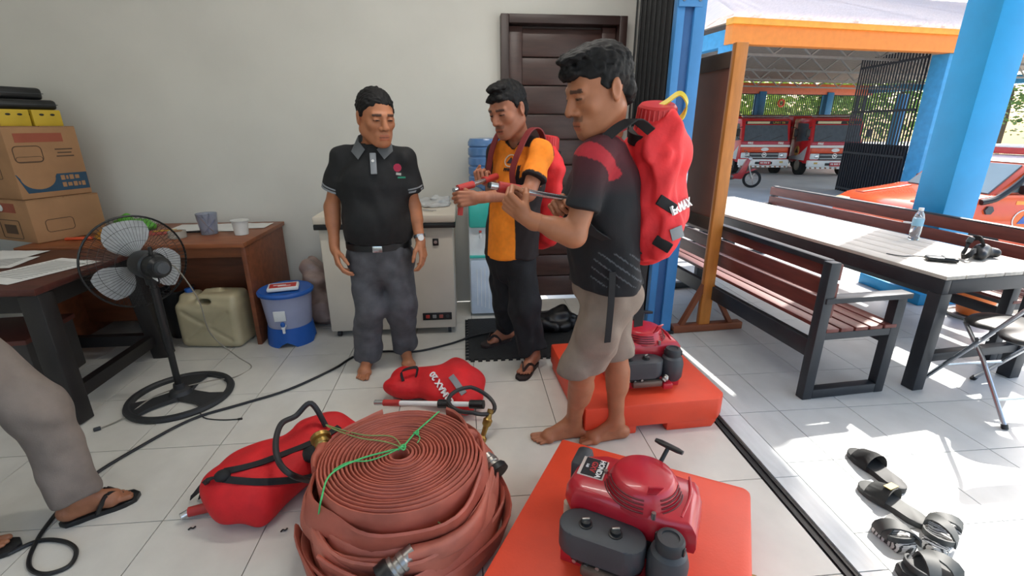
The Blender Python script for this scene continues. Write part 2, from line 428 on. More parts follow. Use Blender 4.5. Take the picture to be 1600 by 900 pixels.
# folding steel gate, pushed back into the corner
gt = thing('folding_gate', 'black folding steel gate with blue end post, pushed back beside the door', 'gate', (1.385, 3.25, 0))
n = 15
for i in range(n):
    y0 = .72 * i / n; y1 = .72 * (i + 1) / n; s = 1 if i % 2 else -1
    G().bar((s * .055, y0, 1.42), (-s * .055, y1, 1.42), .004, 2.8, (0, 0, 1)).obj('pleat', M_blackmetal, gt, 0)
for i in range(0, n, 2): G().cyl((-.062, .72 * (i + 1) / n, .03), (-.062, .72 * (i + 1) / n, 2.82), .007, n=8).obj('hinge_rod', M_blackmetal, gt)
G().box((-.055, -.05, 1.42), (.05, .06, 2.84), bev=.004).obj('post_flange', M_blue, gt)
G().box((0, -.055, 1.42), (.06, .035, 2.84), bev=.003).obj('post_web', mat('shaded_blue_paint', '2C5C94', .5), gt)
G().box((.062, -.055, 1.42), (.075, .075, 2.84), bev=.004).obj('post', M_blue, gt)
G().box((-.005, -.092, 2.18), (.15, .008, .075), bev=.002).obj('bracket', M_blue, gt)
for s in (-.05, .05): G().cyl((s, -.09, 2.18), (s, -.102, 2.18), .011, n=8).obj('bolt', mat('bolt_steel', '6D7E90', .4, .7), gt)
G().tube(spline([(.066, -.09, 1.17), (.066, -.135, 1.175), (.066, -.14, 1.1), (.066, -.135, 1.03), (.066, -.09, 1.035)], 5), .008).obj('handle', M_chrome, gt)
G().box((.062, -.055, .012), (.12, .1, .024)).obj('post_shoe', M_blackmetal, gt)

# porch pillar
pl = thing('pillar', 'thick bright blue square pillar at the porch edge', 'pillar', (4.065, 3.745, 0))
G().box((0, 0, 1.6), (.29, .29, 3.2), bev=.006).obj('shaft', M_pillar, pl)
G().box((.02, .1, .05), (.5, .66, .1), bev=.006).obj('plinth', M_pillar, pl)
# yard
M_yard = mat('concrete_yard', 'D2D1CC', .85, var=.08, scale=.8, bump=.1, bscale=8)
struct(G().box((14, 14, -.6), (90, 90, .1)).obj('ground', M_yard, smooth=0))

# ================================================================ LEFT SIDE OF THE ROOM
M_dwood = mat('dark_red_brown_wood', '4E241C', .4, var=.15, scale=5, stretch=(1, 5, 5), bump=.03)
M_ddark = mat('near_black_wood', '1E1A1A', .5, var=.2, scale=8)
M_wood = mat('brown_varnished_wood', '8E5230', .4, var=.14, scale=4, stretch=(1, 6, 6), bump=.03)
M_wood2 = mat('brown_varnished_panel', '7C452A', .45, var=.14, scale=4, stretch=(1, 6, 6))
M_paper = mat('white_paper', 'E2E2DF', .8, var=.03)
M_card = mat('brown_cardboard', 'A97F5A', .85, var=.08, scale=5, bump=.05, bscale=40)
M_print = mat('grey_brown_print', '5A4536', .85)
M_redp = mat('faded_red_print', '9E5540', .85)
M_bluep = mat('dark_blue_print', '2E4C63', .85)

# dark table at the left edge
t = thing('work_table', 'dark red-brown wooden work table with black legs at the left edge', 'table', (-2.6, 2.775, 0))
G().box((0, 0, .715), (1.1, .82, .035), bev=.006).obj('tabletop', M_dwood, t)
G().box((.47, 0, .645), (.03, .66, .1)).box((0, -.34, .645), (.9, .03, .1)).box((0, .34, .645), (.9, .03, .1)).obj('apron', M_ddark, t, 0)
for sx in (-1, 1):
    for sy in (-1, 1):
        G().bar((sx * .49, sy * .34, .69), (sx * (.55 if sx > 0 else .5), sy * .385 - .02, 0), .095, .095, (0, 1, 0), .006).obj('leg', M_ddark, t)
G().bar((.52, -.36, .13), (.52, .34, .13), .05, .07).obj('stretcher', M_ddark, t, 0)
G().bar((-.5, .35, .13), (.5, .35, .13), .05, .07).obj('stretcher', M_ddark, t, 0)
TT = .733
def paper(cx, cy, wx, wy, rz, label, z=TT, lines=0):
    o = thing('paper_sheet', label, 'paper', (cx, cy, z), rz, 'loose papers on the tables')
    g = G(); n = 6
    vs = [(wx * (i / n - .5), wy * (j / 1 - .5), .0006 + .0025 * math.sin(i * 1.7 + j) ** 2) for j in range(2) for i in range(n + 1)]
    g.faces(vs + [(x, y, z_ + .001) for x, y, z_ in vs], [(i + n + 1, i + n + 2, i + 1, i) for i in range(n)] + [(k + i, k + i + 1, k + i + n + 2, k + i + n + 1) for k in (2 * n + 2,) for i in range(n)])
    g.obj('sheet', M_paper, o, 0)
    if lines:
        g = G()
        for i in range(lines): g.box((0, wy * (.36 - .72 * i / lines), .0052), (wx * .75, .004, .0005))
        g.obj('printed_lines', mat('pale_grey_ink', '9A9A98', .9), o, 0)
a = gz(70, 392, TT)
paper(-2.29, 2.70, .3, .44, -.35, 'long white printed sheet nearest the front edge of the dark table', lines=14)
paper(-2.66, 2.86, .34, .25, .15, 'white sheet lying behind the red stapler on the dark table', lines=9)
paper(-2.72, 3.06, .3, .21, -.1, 'white sheet furthest back on the dark table')
st = thing('stapler', 'small red stapler on the dark table beside white sheets', 'stapler', (-2.5, 2.62, TT), .5)
G().box((0, 0, .008), (.1, .03, .014), bev=.005).obj('base', M_black, st)
G().bar((-.045, 0, .022), (.05, 0, .04), .026, .016, bev=.006).obj('lever', mat('glossy_red_plastic', 'B02822', .3), st)

# brown desk against the wall
D = thing('desk', 'brown wooden desk with solid side panel against the back wall', 'desk', (-2.14, 3.6, 0))
G().box((0, 0, .725), (1.38, .76, .03), bev=.004).obj('desktop', M_wood, D)
G().box((.665, 0, .355), (.03, .7, .71), bev=.003).obj('side_panel', M_wood2, D)
G().box((-.665, 0, .355), (.03, .7, .71), bev=.003).obj('side_panel', M_wood2, D)
G().box((0, -.3, .67), (1.3, .02, .08), bev=.003).obj('front_rail', M_wood, D)
G().box((0, -.02, .4), (1.3, .02, .62), bev=.003).obj('modesty_panel', M_wood2, D)
DT = .742
paper(-1.92, 3.75, .5, .3, .03, 'wide white sheet at the back of the brown desk behind the pen cup', DT)
paper(-1.63, 3.8, .26, .2, 0, 'white sheet behind the plain white plastic cup on the desk', DT)
M_clearp = mat('translucent_plastic', 'C9CFE0', .15, trans=.75, alpha=1)
def cup(name, label, cat, p, r0, r1, h, m, th=.003):
    o = thing(name, label, cat, p)
    G().lathe([(0, 0), (r0, 0), (r1, h), (r1 - th, h), (r0 - th, .004), (0, .004)], 24).obj('cup_body', m, o); return o
pc_ = gz(328, 365, DT)
c = cup('pen_cup', 'translucent bluish plastic cup holding pens on the desk', 'cup', pc_, .052, .068, .145, M_clearp)
for i, (cl, a, b) in enumerate((('2B4FA8', .3, .2), ('22345E', 1.9, .25), ('C8872F', 3.3, .3), ('DDE3EC', 4.6, .22), ('31508F', 5.5, .28))):
    p = thing('pen', ['blue pen standing in the translucent cup', 'navy pen leaning in the translucent cup', 'orange pencil leaning in the translucent cup', 'white pen standing in the translucent cup', 'bright blue marker lying low in the translucent cup'][i], 'pen', pc_, 0, 'pens in the desk cup')
    e = V(math.cos(a), math.sin(a), 0)
    G().cyl(e * -.03 + V(0, 0, .006), e * .042 + V(0, 0, .09 + .01 * i), .0045, n=8).obj('barrel', mat('pen_' + cl, cl, .4), p)
    G().cyl(e * .042 + V(0, 0, .09 + .01 * i), e * .05 + V(0, 0, .1 + .012 * i), .005, .003, 8).obj('pen_cap', M_black, p)
wc = cup('plastic_cup', 'plain white plastic cup with a rim at the desk corner', 'cup', gz(378, 366, DT), .044, .054, .1, mat('milky_plastic', 'DADBD8', .3, alpha=1))
G().lathe([(.054, .094), (.06, .096), (.06, .102), (.052, .102)], 24).obj('rim', MATS['milky_plastic'], wc)
tp = thing('tape_roll', 'grey roll of packing tape lying on the desk', 'tape', gz(278, 371, DT))
G().lathe([(.038, 0), (.055, 0), (.055, .045), (.038, .045), (.038, 0)], 28).obj('tape', mat('clear_tape', 'A9A59B', .25), tp)
G().lathe([(.034, .001), (.0375, .001), (.0375, .044), (.034, .044), (.034, .001)], 28).obj('core', M_card, tp)
mk = thing('marker_pen', 'black marker pen lying between tape roll and pen cup', 'pen', gz(302, 364, DT) + V(0, 0, .008), .15)
G().cyl((-.045, 0, 0), (.03, 0, 0), .0075, n=10).obj('barrel', M_black, mk); G().cyl((.03, 0, 0), (.06, 0, 0), .0085, n=10).obj('pen_cap', M_black, mk)
# loose odds and ends between the boxes and the desk
gb = thing('plastic_bag', 'crumpled bright green plastic bag beside the cardboard boxes', 'bag', (-2.42, 3.72, DT))
s = SDF((-2.6, 3.58, .73), (-2.22, 3.88, .95), .009)
s.ell((-2.42, 3.73, .78), (.13, .09, .045)).ell((-2.45, 3.73, .81), (.05, .05, .05)).ell((-2.36, 3.71, .775), (.1, .07, .03)).folds(.012, 55, 3, 1).cut((0, 0, DT + .001), (0, 0, -1))
np_mesh('bag_body', [s.mesh()], mat('green_film', '5FAE3A', .35, trans=.1), gb, gb.location)
rp = thing('paper_disc', 'red round card lying on the desk behind the fan', 'card', (-2.18, 3.62, DT), .3)
G().lathe([(0, 0), (.1, 0), (.1, .004), (0, .004)], 28).obj('disc', mat('pinkish_red_card', 'A8443E', .7), rp)
G().box((.02, .03, .006), (.14, .05, .003)).obj('yellow_label', mat('yellow_card', 'C9A23A', .7), rp, 0)
oc = thing('wooden_comb_strip', 'yellowish rope coil on the desk behind the fan cage', 'rope', (-2.4, 3.47, DT)); oc.name = 'rope_coil'
for i in range(4):
    G().tube([(.1 * math.cos(a) * (1 - .12 * i) , .07 * math.sin(a) * (1 - .12 * i), .01 + .013 * i) for a in np.linspace(0, 6.283, 24)[:-1]], .009, 6, True).obj('rope_turn', mat('yellow_rope', 'B7832F', .8, bump=.2), oc)
ob = thing('cutter_knife', 'orange box cutter lying in front of the cardboard boxes', 'knife', (-2.58, 3.42, DT), .12)
G().box((0, 0, .01), (.16, .03, .018), bev=.006).obj('handle', mat('orange_plastic', 'D2512A', .4), ob)
G().box((.1, 0, .01), (.05, .016, .002)).obj('blade', M_chrome, ob, 0)

# cardboard boxes, standing on the desk, one corner towards the room
def carton(name, label, c, w, d, h, rz, flaps=False):
    o = thing(name, label, 'box', c, rz, 'cardboard cartons in the stack')
    G().box((0, 0, h / 2), (w, d, h), bev=.004).obj('carton_body', M_card, o)
    for s in (-1, 1):
        G().box((0, s * d * .252, h + .0025), (w * .995, d * .49, .004)).obj('top_flap', M_card, o, 0)
    return o
bx = thing('x', '', '')
bpy.data.objects.remove(bx)
c1 = carton('carton', 'lower brown cardboard carton with red band and box icon', (-2.905, 3.62, DT), .5, .42, .27, -.42)
c2 = carton('carton', 'upper brown cardboard carton printed with a rounded outline and dark blue band', (-2.925, 3.63, DT + .277), .47, .4, .44, -.42)
# print on the two visible faces (right face +x, front face -y)
def plate(o, face, u, v, wu, hv, m, name='print', d=.0015, hw=None):
    W, Dp = hw
    if face == 'y': G().box((u, -Dp / 2 - d / 2, v), (wu, d, hv)).obj(name, m, o, 0)
    else: G().box((W / 2 + d / 2, u, v), (d, wu, hv)).obj(name, m, o, 0)
def outline(o, face, u, v, wu, hv, m, hw, t=.005, rr=.03):
    W, Dp = hw; P = []
    for cx, cy, a0 in ((1, 1, 0), (-1, 1, 90), (-1, -1, 180), (1, -1, 270)):
        for k in range(5):
            a = R(a0 + 22.5 * k); P.append((u + cx * (wu / 2 - rr) + rr * math.cos(a), v + cy * (hv / 2 - rr) + rr * math.sin(a)))
    pts = [(x, -Dp / 2 - .0005, z) if face == 'y' else (W / 2 + .0005, x, z) for x, z in P]
    G().tube(pts, t / 2, 6, True, 1).obj('printed_outline', m, o)
H2 = (.47, .4)
plate(c2, 'x', -.02, .375, .26, .055, M_redp, hw=H2); plate(c2, 'y', -.02, .375, .3, .055, M_redp, hw=H2)
outline(c2, 'x', -.1, .275, .15, .1, M_print, H2, rr=.025); outline(c2, 'x', -.1, .245, .14, .03, M_print, H2, .003, .014)
g = G(); U = []
for k in range(13):
    a = R(180 + 15 * k); U.append((-.085 + .095 * math.cos(a), .13 + .075 * math.sin(a)))
poly = [(-.2, .155), (-.195, .155)] + [(x, z) for x, z in U] + [(.02, .145), (.195, .145), (.195, .035), (-.16, .035)]
g.faces([(H2[0] / 2 + .001, x, z) for x, z in poly], [tuple(range(len(poly)))]); g.obj('blue_band', M_bluep, c2, 0)
for q, wds in enumerate(((.028, .016, .03, .03), (.028, .03, .028, .016, .026))):   # worn, unreadable block print
    y_ = .035
    for k, wd_ in enumerate(wds):
        plate(c2, 'x', y_ + wd_ / 2, .118 - .046 * q, wd_ * .8, .03 - .006 * (k % 2), M_card, 'worn_print', .0032, H2); y_ += wd_ + .003
for q in range(3): plate(c2, 'x', .1, .30 - .022 * q, .1 - .02 * (q % 2), .008, M_print, hw=H2)
outline(c2, 'y', 0.02, .19, .17, .13, M_print, H2, .004, .01); plate(c2, 'y', .0, .19, .07, .045, M_print, hw=H2); plate(c2, 'y', .0, .08, .035, .035, M_print, hw=H2)
H1 = (.5, .42)
plate(c1, 'y', -.05, .22, .34, .06, M_redp, hw=H1); outline(c1, 'y', .02, .08, .2, .12, M_print, H1, .005, .012); plate(c1, 'y', .02, .08, .12, .06, M_print, hw=H1)
outline(c1, 'x', -.06, .1, .16, .08, M_print, H1, .004, .02)
G().ball((-.02, -.216, .22), (.03, .004, .024), 10).obj('torn_patch', M_paper, c1)
# yellow packets and black cases on top
ZT = DT + .277 + .445
M_yel = mat('yellow_packet', 'C8A92C', .6, var=.06)
def packet(label, x, y, m):
    o = thing('small_carton', label, 'box', (x, y, ZT), -.42, 'small packets on the cartons')
    G().box((0, 0, .05), (.13, .16, .1), bev=.004).obj('packet_body', m, o)
    for s in (-.03, .03):
        G().ball((.0655, s, .07), (.001, .014, .007), 8).obj('print', M_black, o)
        G().ball((s, -.0805, .07), (.014, .001, .007), 8).obj('print', M_black, o)
e1 = V(math.cos(-.42), math.sin(-.42), 0); e2 = V(-e1.y, e1.x, 0); cc = V(-2.925, 3.63, 0)
for q, (i, j, lb, m) in enumerate(((.13, -.09, 'front right yellow printed packet under the black cases', M_yel), (.13, .085, 'back right yellow printed packet under the black cases', M_yel),
        (-.01, -.09, 'yellow printed packet between the blue packet and the front right yellow one', M_yel), (-.15, -.09, 'blue-grey packet left of the yellow packets', mat('blue_grey_packet', '6C86A0', .6)))):
    p = cc + e1 * i + e2 * j; packet(lb, p.x, p.y, m)
def case(label, x, y, z, w, d, h):
    o = thing('black_case', label, 'case', (x, y, z), -.42, 'black cases on the carton stack')
    G().box((0, 0, h / 2), (w, d, h), bev=.022, seg=3).obj('case_body', M_black, o)
    G().box((0, 0, h * .52), (w * 1.004, d * 1.004, .004)).obj('seam', M_grey, o, 0)
p = cc + e1 * -.03; case('lower wide black plastic case on the yellow packets', p.x, p.y, ZT + .1, .42, .34, .062)
p = cc + e1 * -.08; case('upper smaller black plastic case topping the carton stack', p.x, p.y, ZT + .163, .36, .3, .075)

# pedestal fan
fn = thing('pedestal_fan', 'black pedestal fan with silver blades and round spoked base', 'fan', (-1.645, 2.57, 0))
M_fan = mat('fan_black_plastic', '141516', .35, var=.1)
M_base = mat('fan_base_plastic', '2A2B2D', .55, var=.1)
G().lathe([(.232, .0), (.262, .0), (.268, .012), (.262, .026), (.24, .03), (.228, .02), (.232, 0)], 48).obj('base_ring', M_base, fn)
for k in range(3):
    a = R(100 + 120 * k)
    g = G(); pts = []
    for r, hw in ((.0, .05), (.07, .045), (.15, .05), (.235, .085)):
        pts.append((r, hw))
    vs = []
    for r, hw in pts:
        for s in (-1, 1):
            vs.append((r * math.cos(a) - s * hw * math.sin(a), r * math.sin(a) + s * hw * math.cos(a), .006))
    vs2 = [(x, y, .034 - .012 * (math.hypot(x, y) / .24)) for x, y, z in vs]
    n_ = len(vs); fs = []
    for i in range(3): fs += [(2 * i, 2 * i + 1, 2 * i + 3, 2 * i + 2), (n_ + 2 * i + 2, n_ + 2 * i + 3, n_ + 2 * i + 1, n_ + 2 * i), (2 * i, 2 * i + 2, n_ + 2 * i + 2, n_ + 2 * i), (2 * i + 3, 2 * i + 1, n_ + 2 * i + 1, n_ + 2 * i + 3)]
    fs += [(1, 0, n_, n_ + 1), (n_ - 2, n_ - 1, 2 * n_ - 1, 2 * n_ - 2)]
    g.faces(vs + vs2, fs); g.obj('base_spoke', M_base, fn, 30)
G().lathe([(.06, .03), (.05, .05), (.03, .06), (.026, .09), (.024, .09)], 20).obj('base_collar', M_base, fn)
G().cyl((0, 0, .05), (0, 0, .72), .017).obj('pole', M_fan, fn)
G().cyl((0, 0, .30), (0, 0, .66), .022).obj('pole_sleeve', M_fan, fn)
FA = 75
# head: shaft points away from the room, up and to the left
fd = V(-.80, .60, -.03).normalized(); hc = V(0, 0, .785)       # hub axis, motor centre
X_, Y_, Z_ = frame(fd)
FM = Matrix((X_, Y_, Z_)).transposed().to_4x4(); FM.translation = hc
G().lathe([(0, -.14), (.04, -.138), (.056, -.12), (.06, -.06), (.07, -.055), (.074, .02), (.068, .07), (.05, .09), (0, .092)], 28, FM).obj('motor_housing', M_fan, fn)
G().cyl((0, 0, .68), hc + V(0, 0, -.04), .03, .036).obj('tilt_neck', M_fan, fn)
G().lathe([(0, -.165), (.028, -.163), (.034, -.15), (.034, -.137), (0, -.137)], 20, FM).obj('rear_knob', M_grey, fn)
G().cyl(hc + Z_ * -.06 + V(0, 0, .06), hc + Z_ * -.06 + V(0, 0, .1), .009, n=10).obj('oscillation_pin', M_fan, fn)
G().box(hc + X_ * .0 - Y_ * .02 + V(.05, -.06, -.03), (.05, .004, .028), (.2, .35, -.5)).obj('rating_label', M_paper, fn, 0)
G().lathe([(.0, .10), (.04, .1), (.045, .13), (.03, .165), (0, .17)], 20, FM).obj('hub', M_fan, fn)
M_blade = mat('silver_fan_blade', 'D4D7D9', .3, .0, var=.08, scale=40)
for k in range(3):
    a0 = R(FA + 120 * k); g = G(); nr, na = 8, 10; vs = []
    for i in range(nr + 1):
        r = .04 + .18 * i / nr; sp = R(20 + 62 * math.sin(math.pi * min(1, .15 + .75 * i / nr)) ** .8)
        for j in range(na + 1):
            t_ = j / na - .5; a = a0 + sp * t_ + .5 * i / nr * .4
            vs.append((r * math.cos(a), r * math.sin(a), .135 + t_ * -.05 * (1 - .3 * i / nr)))
    W_ = na + 1; N_ = len(vs)
    fs = [(i * W_ + j, i * W_ + j + 1, (i + 1) * W_ + j + 1, (i + 1) * W_ + j) for i in range(nr) for j in range(na)]
    g.faces(vs, fs, FM); bmesh.ops.solidify(g.bm, geom=g.bm.faces[:], thickness=.003); g.obj('blade', M_blade, fn, 60)
M_wire = mat('fan_cage_wire', '2B2C2E', .4, .4)
g = G()
for r, z in ((.242, .135),): g.tube([FM @ V(r * math.cos(a), r * math.sin(a), z) for a in np.linspace(0, 6.2832, 49)[:-1]], .0055, 6, True)
g.obj('cage_rim', M_fan, fn)
for side, (zc, bow) in (('rear_cage', (.06, -1)), ('front_cage', (.21, 1))):
    g = G()
    for k in range(72):
        a = 2 * math.pi * k / 72; sp = .15 * (1 if bow < 0 else -1)
        g.tube([FM @ V(r * math.cos(a + sp * r * 3), r * math.sin(a + sp * r * 3), .135 + (zc - .135) * math.sqrt(max(0, 1 - ((r - .06) / .184) ** 2)) if r > .06 else zc) for r in (.06, .09, .13, .18, .225, .242)], .0009, 4)
    for r in (.06, .12, .19): g.tube([FM @ V(r * math.cos(a), r * math.sin(a), .135 + (zc - .135) * math.sqrt(max(0, 1 - ((r - .06) / .184) ** 2))) for a in np.linspace(0, 6.2832, 37)[:-1]], .0011, 4, True)
    o = g.obj(side, M_wire, fn, 60, 'stuff')
cd = G().tube(spline([hc + Z_ * -.1 + V(.03, 0, 0), hc + V(.13, .0, -.02), V(.15, .1, .55), V(.12, .2, .3), V(.19, .3, .1), V(.25, .33, .006), V(.2, .2, .006), V(.1, .1, .04), V(-.1, -.03, .04), V(-.18, -.2, .01), V(-.24, -.28, .005)], 7), .0035, 6).obj('power_cord', mat('grey_cord', '8B8478', .6), fn)
G().box((-.25, -.295, .01), (.03, .018, .018), (0, 0, .6), bev=.004).obj('plug', M_grey, fn)

# jerrycan
jc = thing('jerrycan', 'yellowed white plastic jerrycan with blue cap under the desk edge', 'jerrycan', (-1.77, 3.34, 0), -.12)
J0 = np.array((0, 0, 0))
s = SDF((-.27, -.19, -.02), (.27, .19, .47), .008)
s.rbox((0, 0, .165), (.215, .125, .165), .045, .02); s.rbox((.07, 0, .33), (.14, .1, .055), .04, .03); s.rbox((-.15, 0, .335), (.055, .07, .04), .03, .03)
s.cone((-.03, 0, .375), (.06, 0, .385), .022, k=.02); s.ell((.0, 0, .335), (.05, .2, .022), k=.012, sub=True)
for u in (-1, 1):
    for v in (-1, 1): s.cone((u * .15, -.128, .165 + v * .1), (u * .03, -.128, .165 + v * .02), .012, k=.015, sub=True)
s.ell((0, -.13, .3), (.09, .012, .02), k=.015, sub=True)
s.cut((0, 0, .002), (0, 0, -1))
np_mesh('can_body', [s.mesh()], mat('yellowed_plastic', 'B9AD8C', .4, var=.08, scale=6), jc)
G().lathe([(.0, 0), (.028, 0), (.028, .03), (.022, .034), (0, .034)], 18, Matrix.Translation((-.155, 0, .37)) @ Matrix.Rotation(-.2, 4, 'Y')).obj('cap', mat('blue_plastic', '2458A8', .4), jc)

# hand-wash bucket
bk = thing('water_bucket', 'translucent lilac water bucket with tap on blue stand', 'bucket', (-1.275, 3.33, 0), .1)
M_bl = mat('blue_stand_plastic', '1F5CB0', .4, var=.05)
g = G(); N_ = 32; vs = []; fs = []
for k in range(N_):
    a = 2 * math.pi * k / N_; z0 = .05 * max(0, math.cos(a * 4) - .2) if True else 0
    for r, z in ((.163, z0), (.15, .135), (.143, .135), (.155, z0)): vs.append((r * math.cos(a), r * math.sin(a), z))
for k in range(N_):
    j = (k + 1) % N_
    for q in range(4): fs.append((k * 4 + q, j * 4 + q, j * 4 + (q + 1) % 4, k * 4 + (q + 1) % 4))
g.faces(vs, fs); g.obj('stand', M_bl, bk)
G().lathe([(0, .1), (.142, .1), (.168, .37), (.164, .37), (.138, .106), (0, .106)], 36).obj('bucket_body', mat('lilac_plastic', 'A9AECB', .3, var=.04, trans=.15), bk)
G().lathe([(.0, .372), (.165, .372), (.182, .365), (.185, .38), (.172, .392), (.15, .386), (0, .39)], 36).obj('lid', M_bl, bk)
G().box((-.02, -.163, .24), (.075, .006, .075), (R(5), 0, 0), bev=.002).obj('sticker', M_paper, bk)
tapo = G().cyl((.0, -.145, .165), (0, -.195, .165), .012, n=12).cyl((0, -.187, .17), (0, -.187, .125), .009, n=10).obj('tap', M_white, bk)
G().ball((0, -.192, .19), (.016, .01, .02), 10).obj('tap_lever', M_bl, tapo)
pk = thing('snack_packet', 'red and white packet lying on the blue bucket lid', 'packet', (-1.275, 3.3, .393), .25)
G().box((0, 0, .015), (.2, .13, .028), bev=.01).obj('packet_body', M_paper, pk)
G().box((.0, -.01, .0297), (.17, .09, .002)).obj('red_panel', mat('packet_red', 'C0302C', .5), pk, 0)
for q in range(2): G().box((-.02 + .03 * q, -.005 - .02 * q, .0312), (.08, .012, .001)).obj('print', M_paper, pk, 0)

# pale sack behind the bucket and black waste bin under the desk
sk = thing('plastic_sack', 'pinkish clear plastic sack slumped between bucket and freezer', 'sack', (-1.13, 3.68, 0))
s = SDF((-1.4, 3.4, -.03), (-.95, 3.95, .52), .011)
s.ell((-1.14, 3.68, .14), (.17, .2, .18)).ell((-1.17, 3.7, .33), (.12, .15, .13)).ell((-1.2, 3.72, .42), (.06, .1, .07)).folds(.022, 38, 5, .8).cut((0, 0, .002), (0, 0, -1))
np_mesh('sack_body', [s.mesh()], mat('pinkish_film', 'A58E86', .35, var=.2, scale=9), sk, sk.location)
bn = thing('waste_bin', 'narrow black plastic bin under the desk beside the jerrycan', 'bin', (-2.1, 3.5, 0))
G().lathe([(0, 0), (.085, 0), (.11, .34), (.117, .345), (.117, .36), (.105, .36), (.08, .01), (0, .01)], 24).obj('bin_body', M_black, bn)
# carton pushed under the table, far left
ub = thing('storage_box', 'dark box pushed under the work table', 'box', (-2.72, 2.85, 0), .1)
G().box((0, 0, .16), (.5, .4, .32), bev=.01).obj('box_body', mat('dim_grey_card', '4A4541', .8), ub)
G().box((0, 0, .33), (.52, .42, .03), bev=.006).obj('lid', mat('dim_red_lid', '6A3A30', .6), ub)

# ================================================================ MIDDLE OF THE ROOM
M_frz = mat('freezer_enamel', 'D2C8B8', .4, var=.04, scale=3)
fz = thing('chest_freezer', 'off-white chest freezer with black lid trim against the wall', 'freezer', (-.545, 3.6, 0))
G().box((0, 0, .43), (.9, .58, .76), bev=.012).obj('cabinet', M_frz, fz)
G().box((0, -.01, .822), (.94, .63, .035), bev=.004).obj('lid_trim', M_black, fz)
G().box((0, -.01, .867), (.945, .635, .055), bev=.012).obj('lid', M_frz, fz)
lk = G().box((.33, -.294, .70), (.042, .012, .05), bev=.004).obj('lock_plate', M_black, fz); G().cyl((.33, -.298, .702), (.33, -.306, .702), .012).obj('key_barrel', M_chrome, lk)
cp = G().box((.315, -.293, .145), (.21, .012, .055), bev=.003).obj('control_panel', M_black, fz)
for x, c in ((-.068, 'B23A30'), (-.02, '8E8E8C'), (.028, 'A6554B')): G().box((.315 + x, -.301, .147), (.028, .008, .026), bev=.003).obj('switch', mat('switch_' + c, c, .4), cp)
G().cyl((.315 + .075, -.297, .146), (.315 + .075, -.305, .146), .013).obj('thermostat_dial', M_grey, cp)
for sx in (-1, 1):
    for sy in (-1, 1):
        c = G().cyl((sx * .4 - .012, sy * .25, .025), (sx * .4 + .012, sy * .25, .025), .025, n=14).obj('caster', M_black, fz)
# clutter on the freezer
cl = thing('plastic_wrap', 'crumpled clear plastic wrap on the freezer lid', 'plastic wrap', (-.24, 3.7, .895))
s = SDF((-.42, 3.52, .87), (-.06, 3.88, .99), .007)
s.ell((-.24, 3.7, .9), (.13, .12, .035)).ell((-.2, 3.74, .93), (.07, .06, .03)).folds(.016, 70, 8, 1).cut((0, 0, .896), (0, 0, -1))
np_mesh('wrap', [s.mesh()], mat('clear_film', 'D6D8D8', .2, trans=.35), cl, cl.location)
kn = thing('tongs', 'thin metal tongs lying on the freezer lid', 'tongs', (-.3, 3.46, .897), -.6)
for s_ in (-1, 1): G().bar((-.1, s_ * .004, .004), (.1, s_ * .018, .004), .01, .003).obj('arm', M_chrome, kn, 0)
G().cyl((-.1, 0, 0), (-.1, 0, .012), .009, n=10).obj('pivot', M_chrome, kn)

# water dispenser
wd = thing('water_dispenser', 'white and turquoise water dispenser beside the brown door', 'dispenser', (.165, 3.77, 0))
M_teal = mat('turquoise_plastic', '3FC0B4', .35)
M_wdw = mat('dispenser_white', 'E6ECEF', .3)
G().box((0, .02, .48), (.3, .3, .92), bev=.018).obj('cabinet', M_wdw, wd)
G().box((0, -.145, .83), (.29, .05, .2), bev=.02).obj('front_panel', M_teal, wd)
G().box((0, -.135, .5), (.29, .03, .02), bev=.003).obj('drip_tray', M_teal, wd)
d = G().box((0, -.135, .25), (.285, .02, .45), bev=.01).obj('door', mat('pale_blue_white', 'CBD8E6', .3), wd)
for i in range(7): G().box((-.09 + .03 * i, -.1455, .25), (.006, .004, .36 - .02 * abs(i - 3))).obj('door_rib', M_wdw, d, 0)
for x in (-.06, .06):
    tp_ = G().cyl((x, -.13, .69), (x, -.185, .685), .011, n=10).cyl((x, -.178, .69), (x, -.178, .655), .009, n=10).obj('tap', M_wdw, wd)
    G().box((x, -.17, .705), (.02, .03, .012), bev=.003).obj('tap_lever', mat('tap_' + ('red' if x < 0 else 'blue'), 'C04038' if x < 0 else '3A68B8', .4), tp_)
G().lathe([(.14, .94), (.12, .965), (.055, .97), (.055, .99)], 28, Matrix.Translation((0, .02, 0))).obj('bottle_seat', M_wdw, wd)
wb = thing('water_bottle_gallon', 'large blue ribbed water bottle upside down on the dispenser', 'water bottle', (.165, 3.79, .965))
prof = [(.03, 0), (.032, .03), (.09, .06), (.13, .08)]
for z in (.08, .15, .22, .29): prof += [(.135, z + .004), (.135, z + .05), (.127, z + .058), (.127, z + .064)]
prof += [(.135, .36), (.134, .385), (.12, .41), (.06, .415), (0, .412)]
G().lathe(prof, 36).obj('bottle_body', mat('blue_bottle_plastic', '6D9BD2', .15, trans=.45, var=.03), wb)

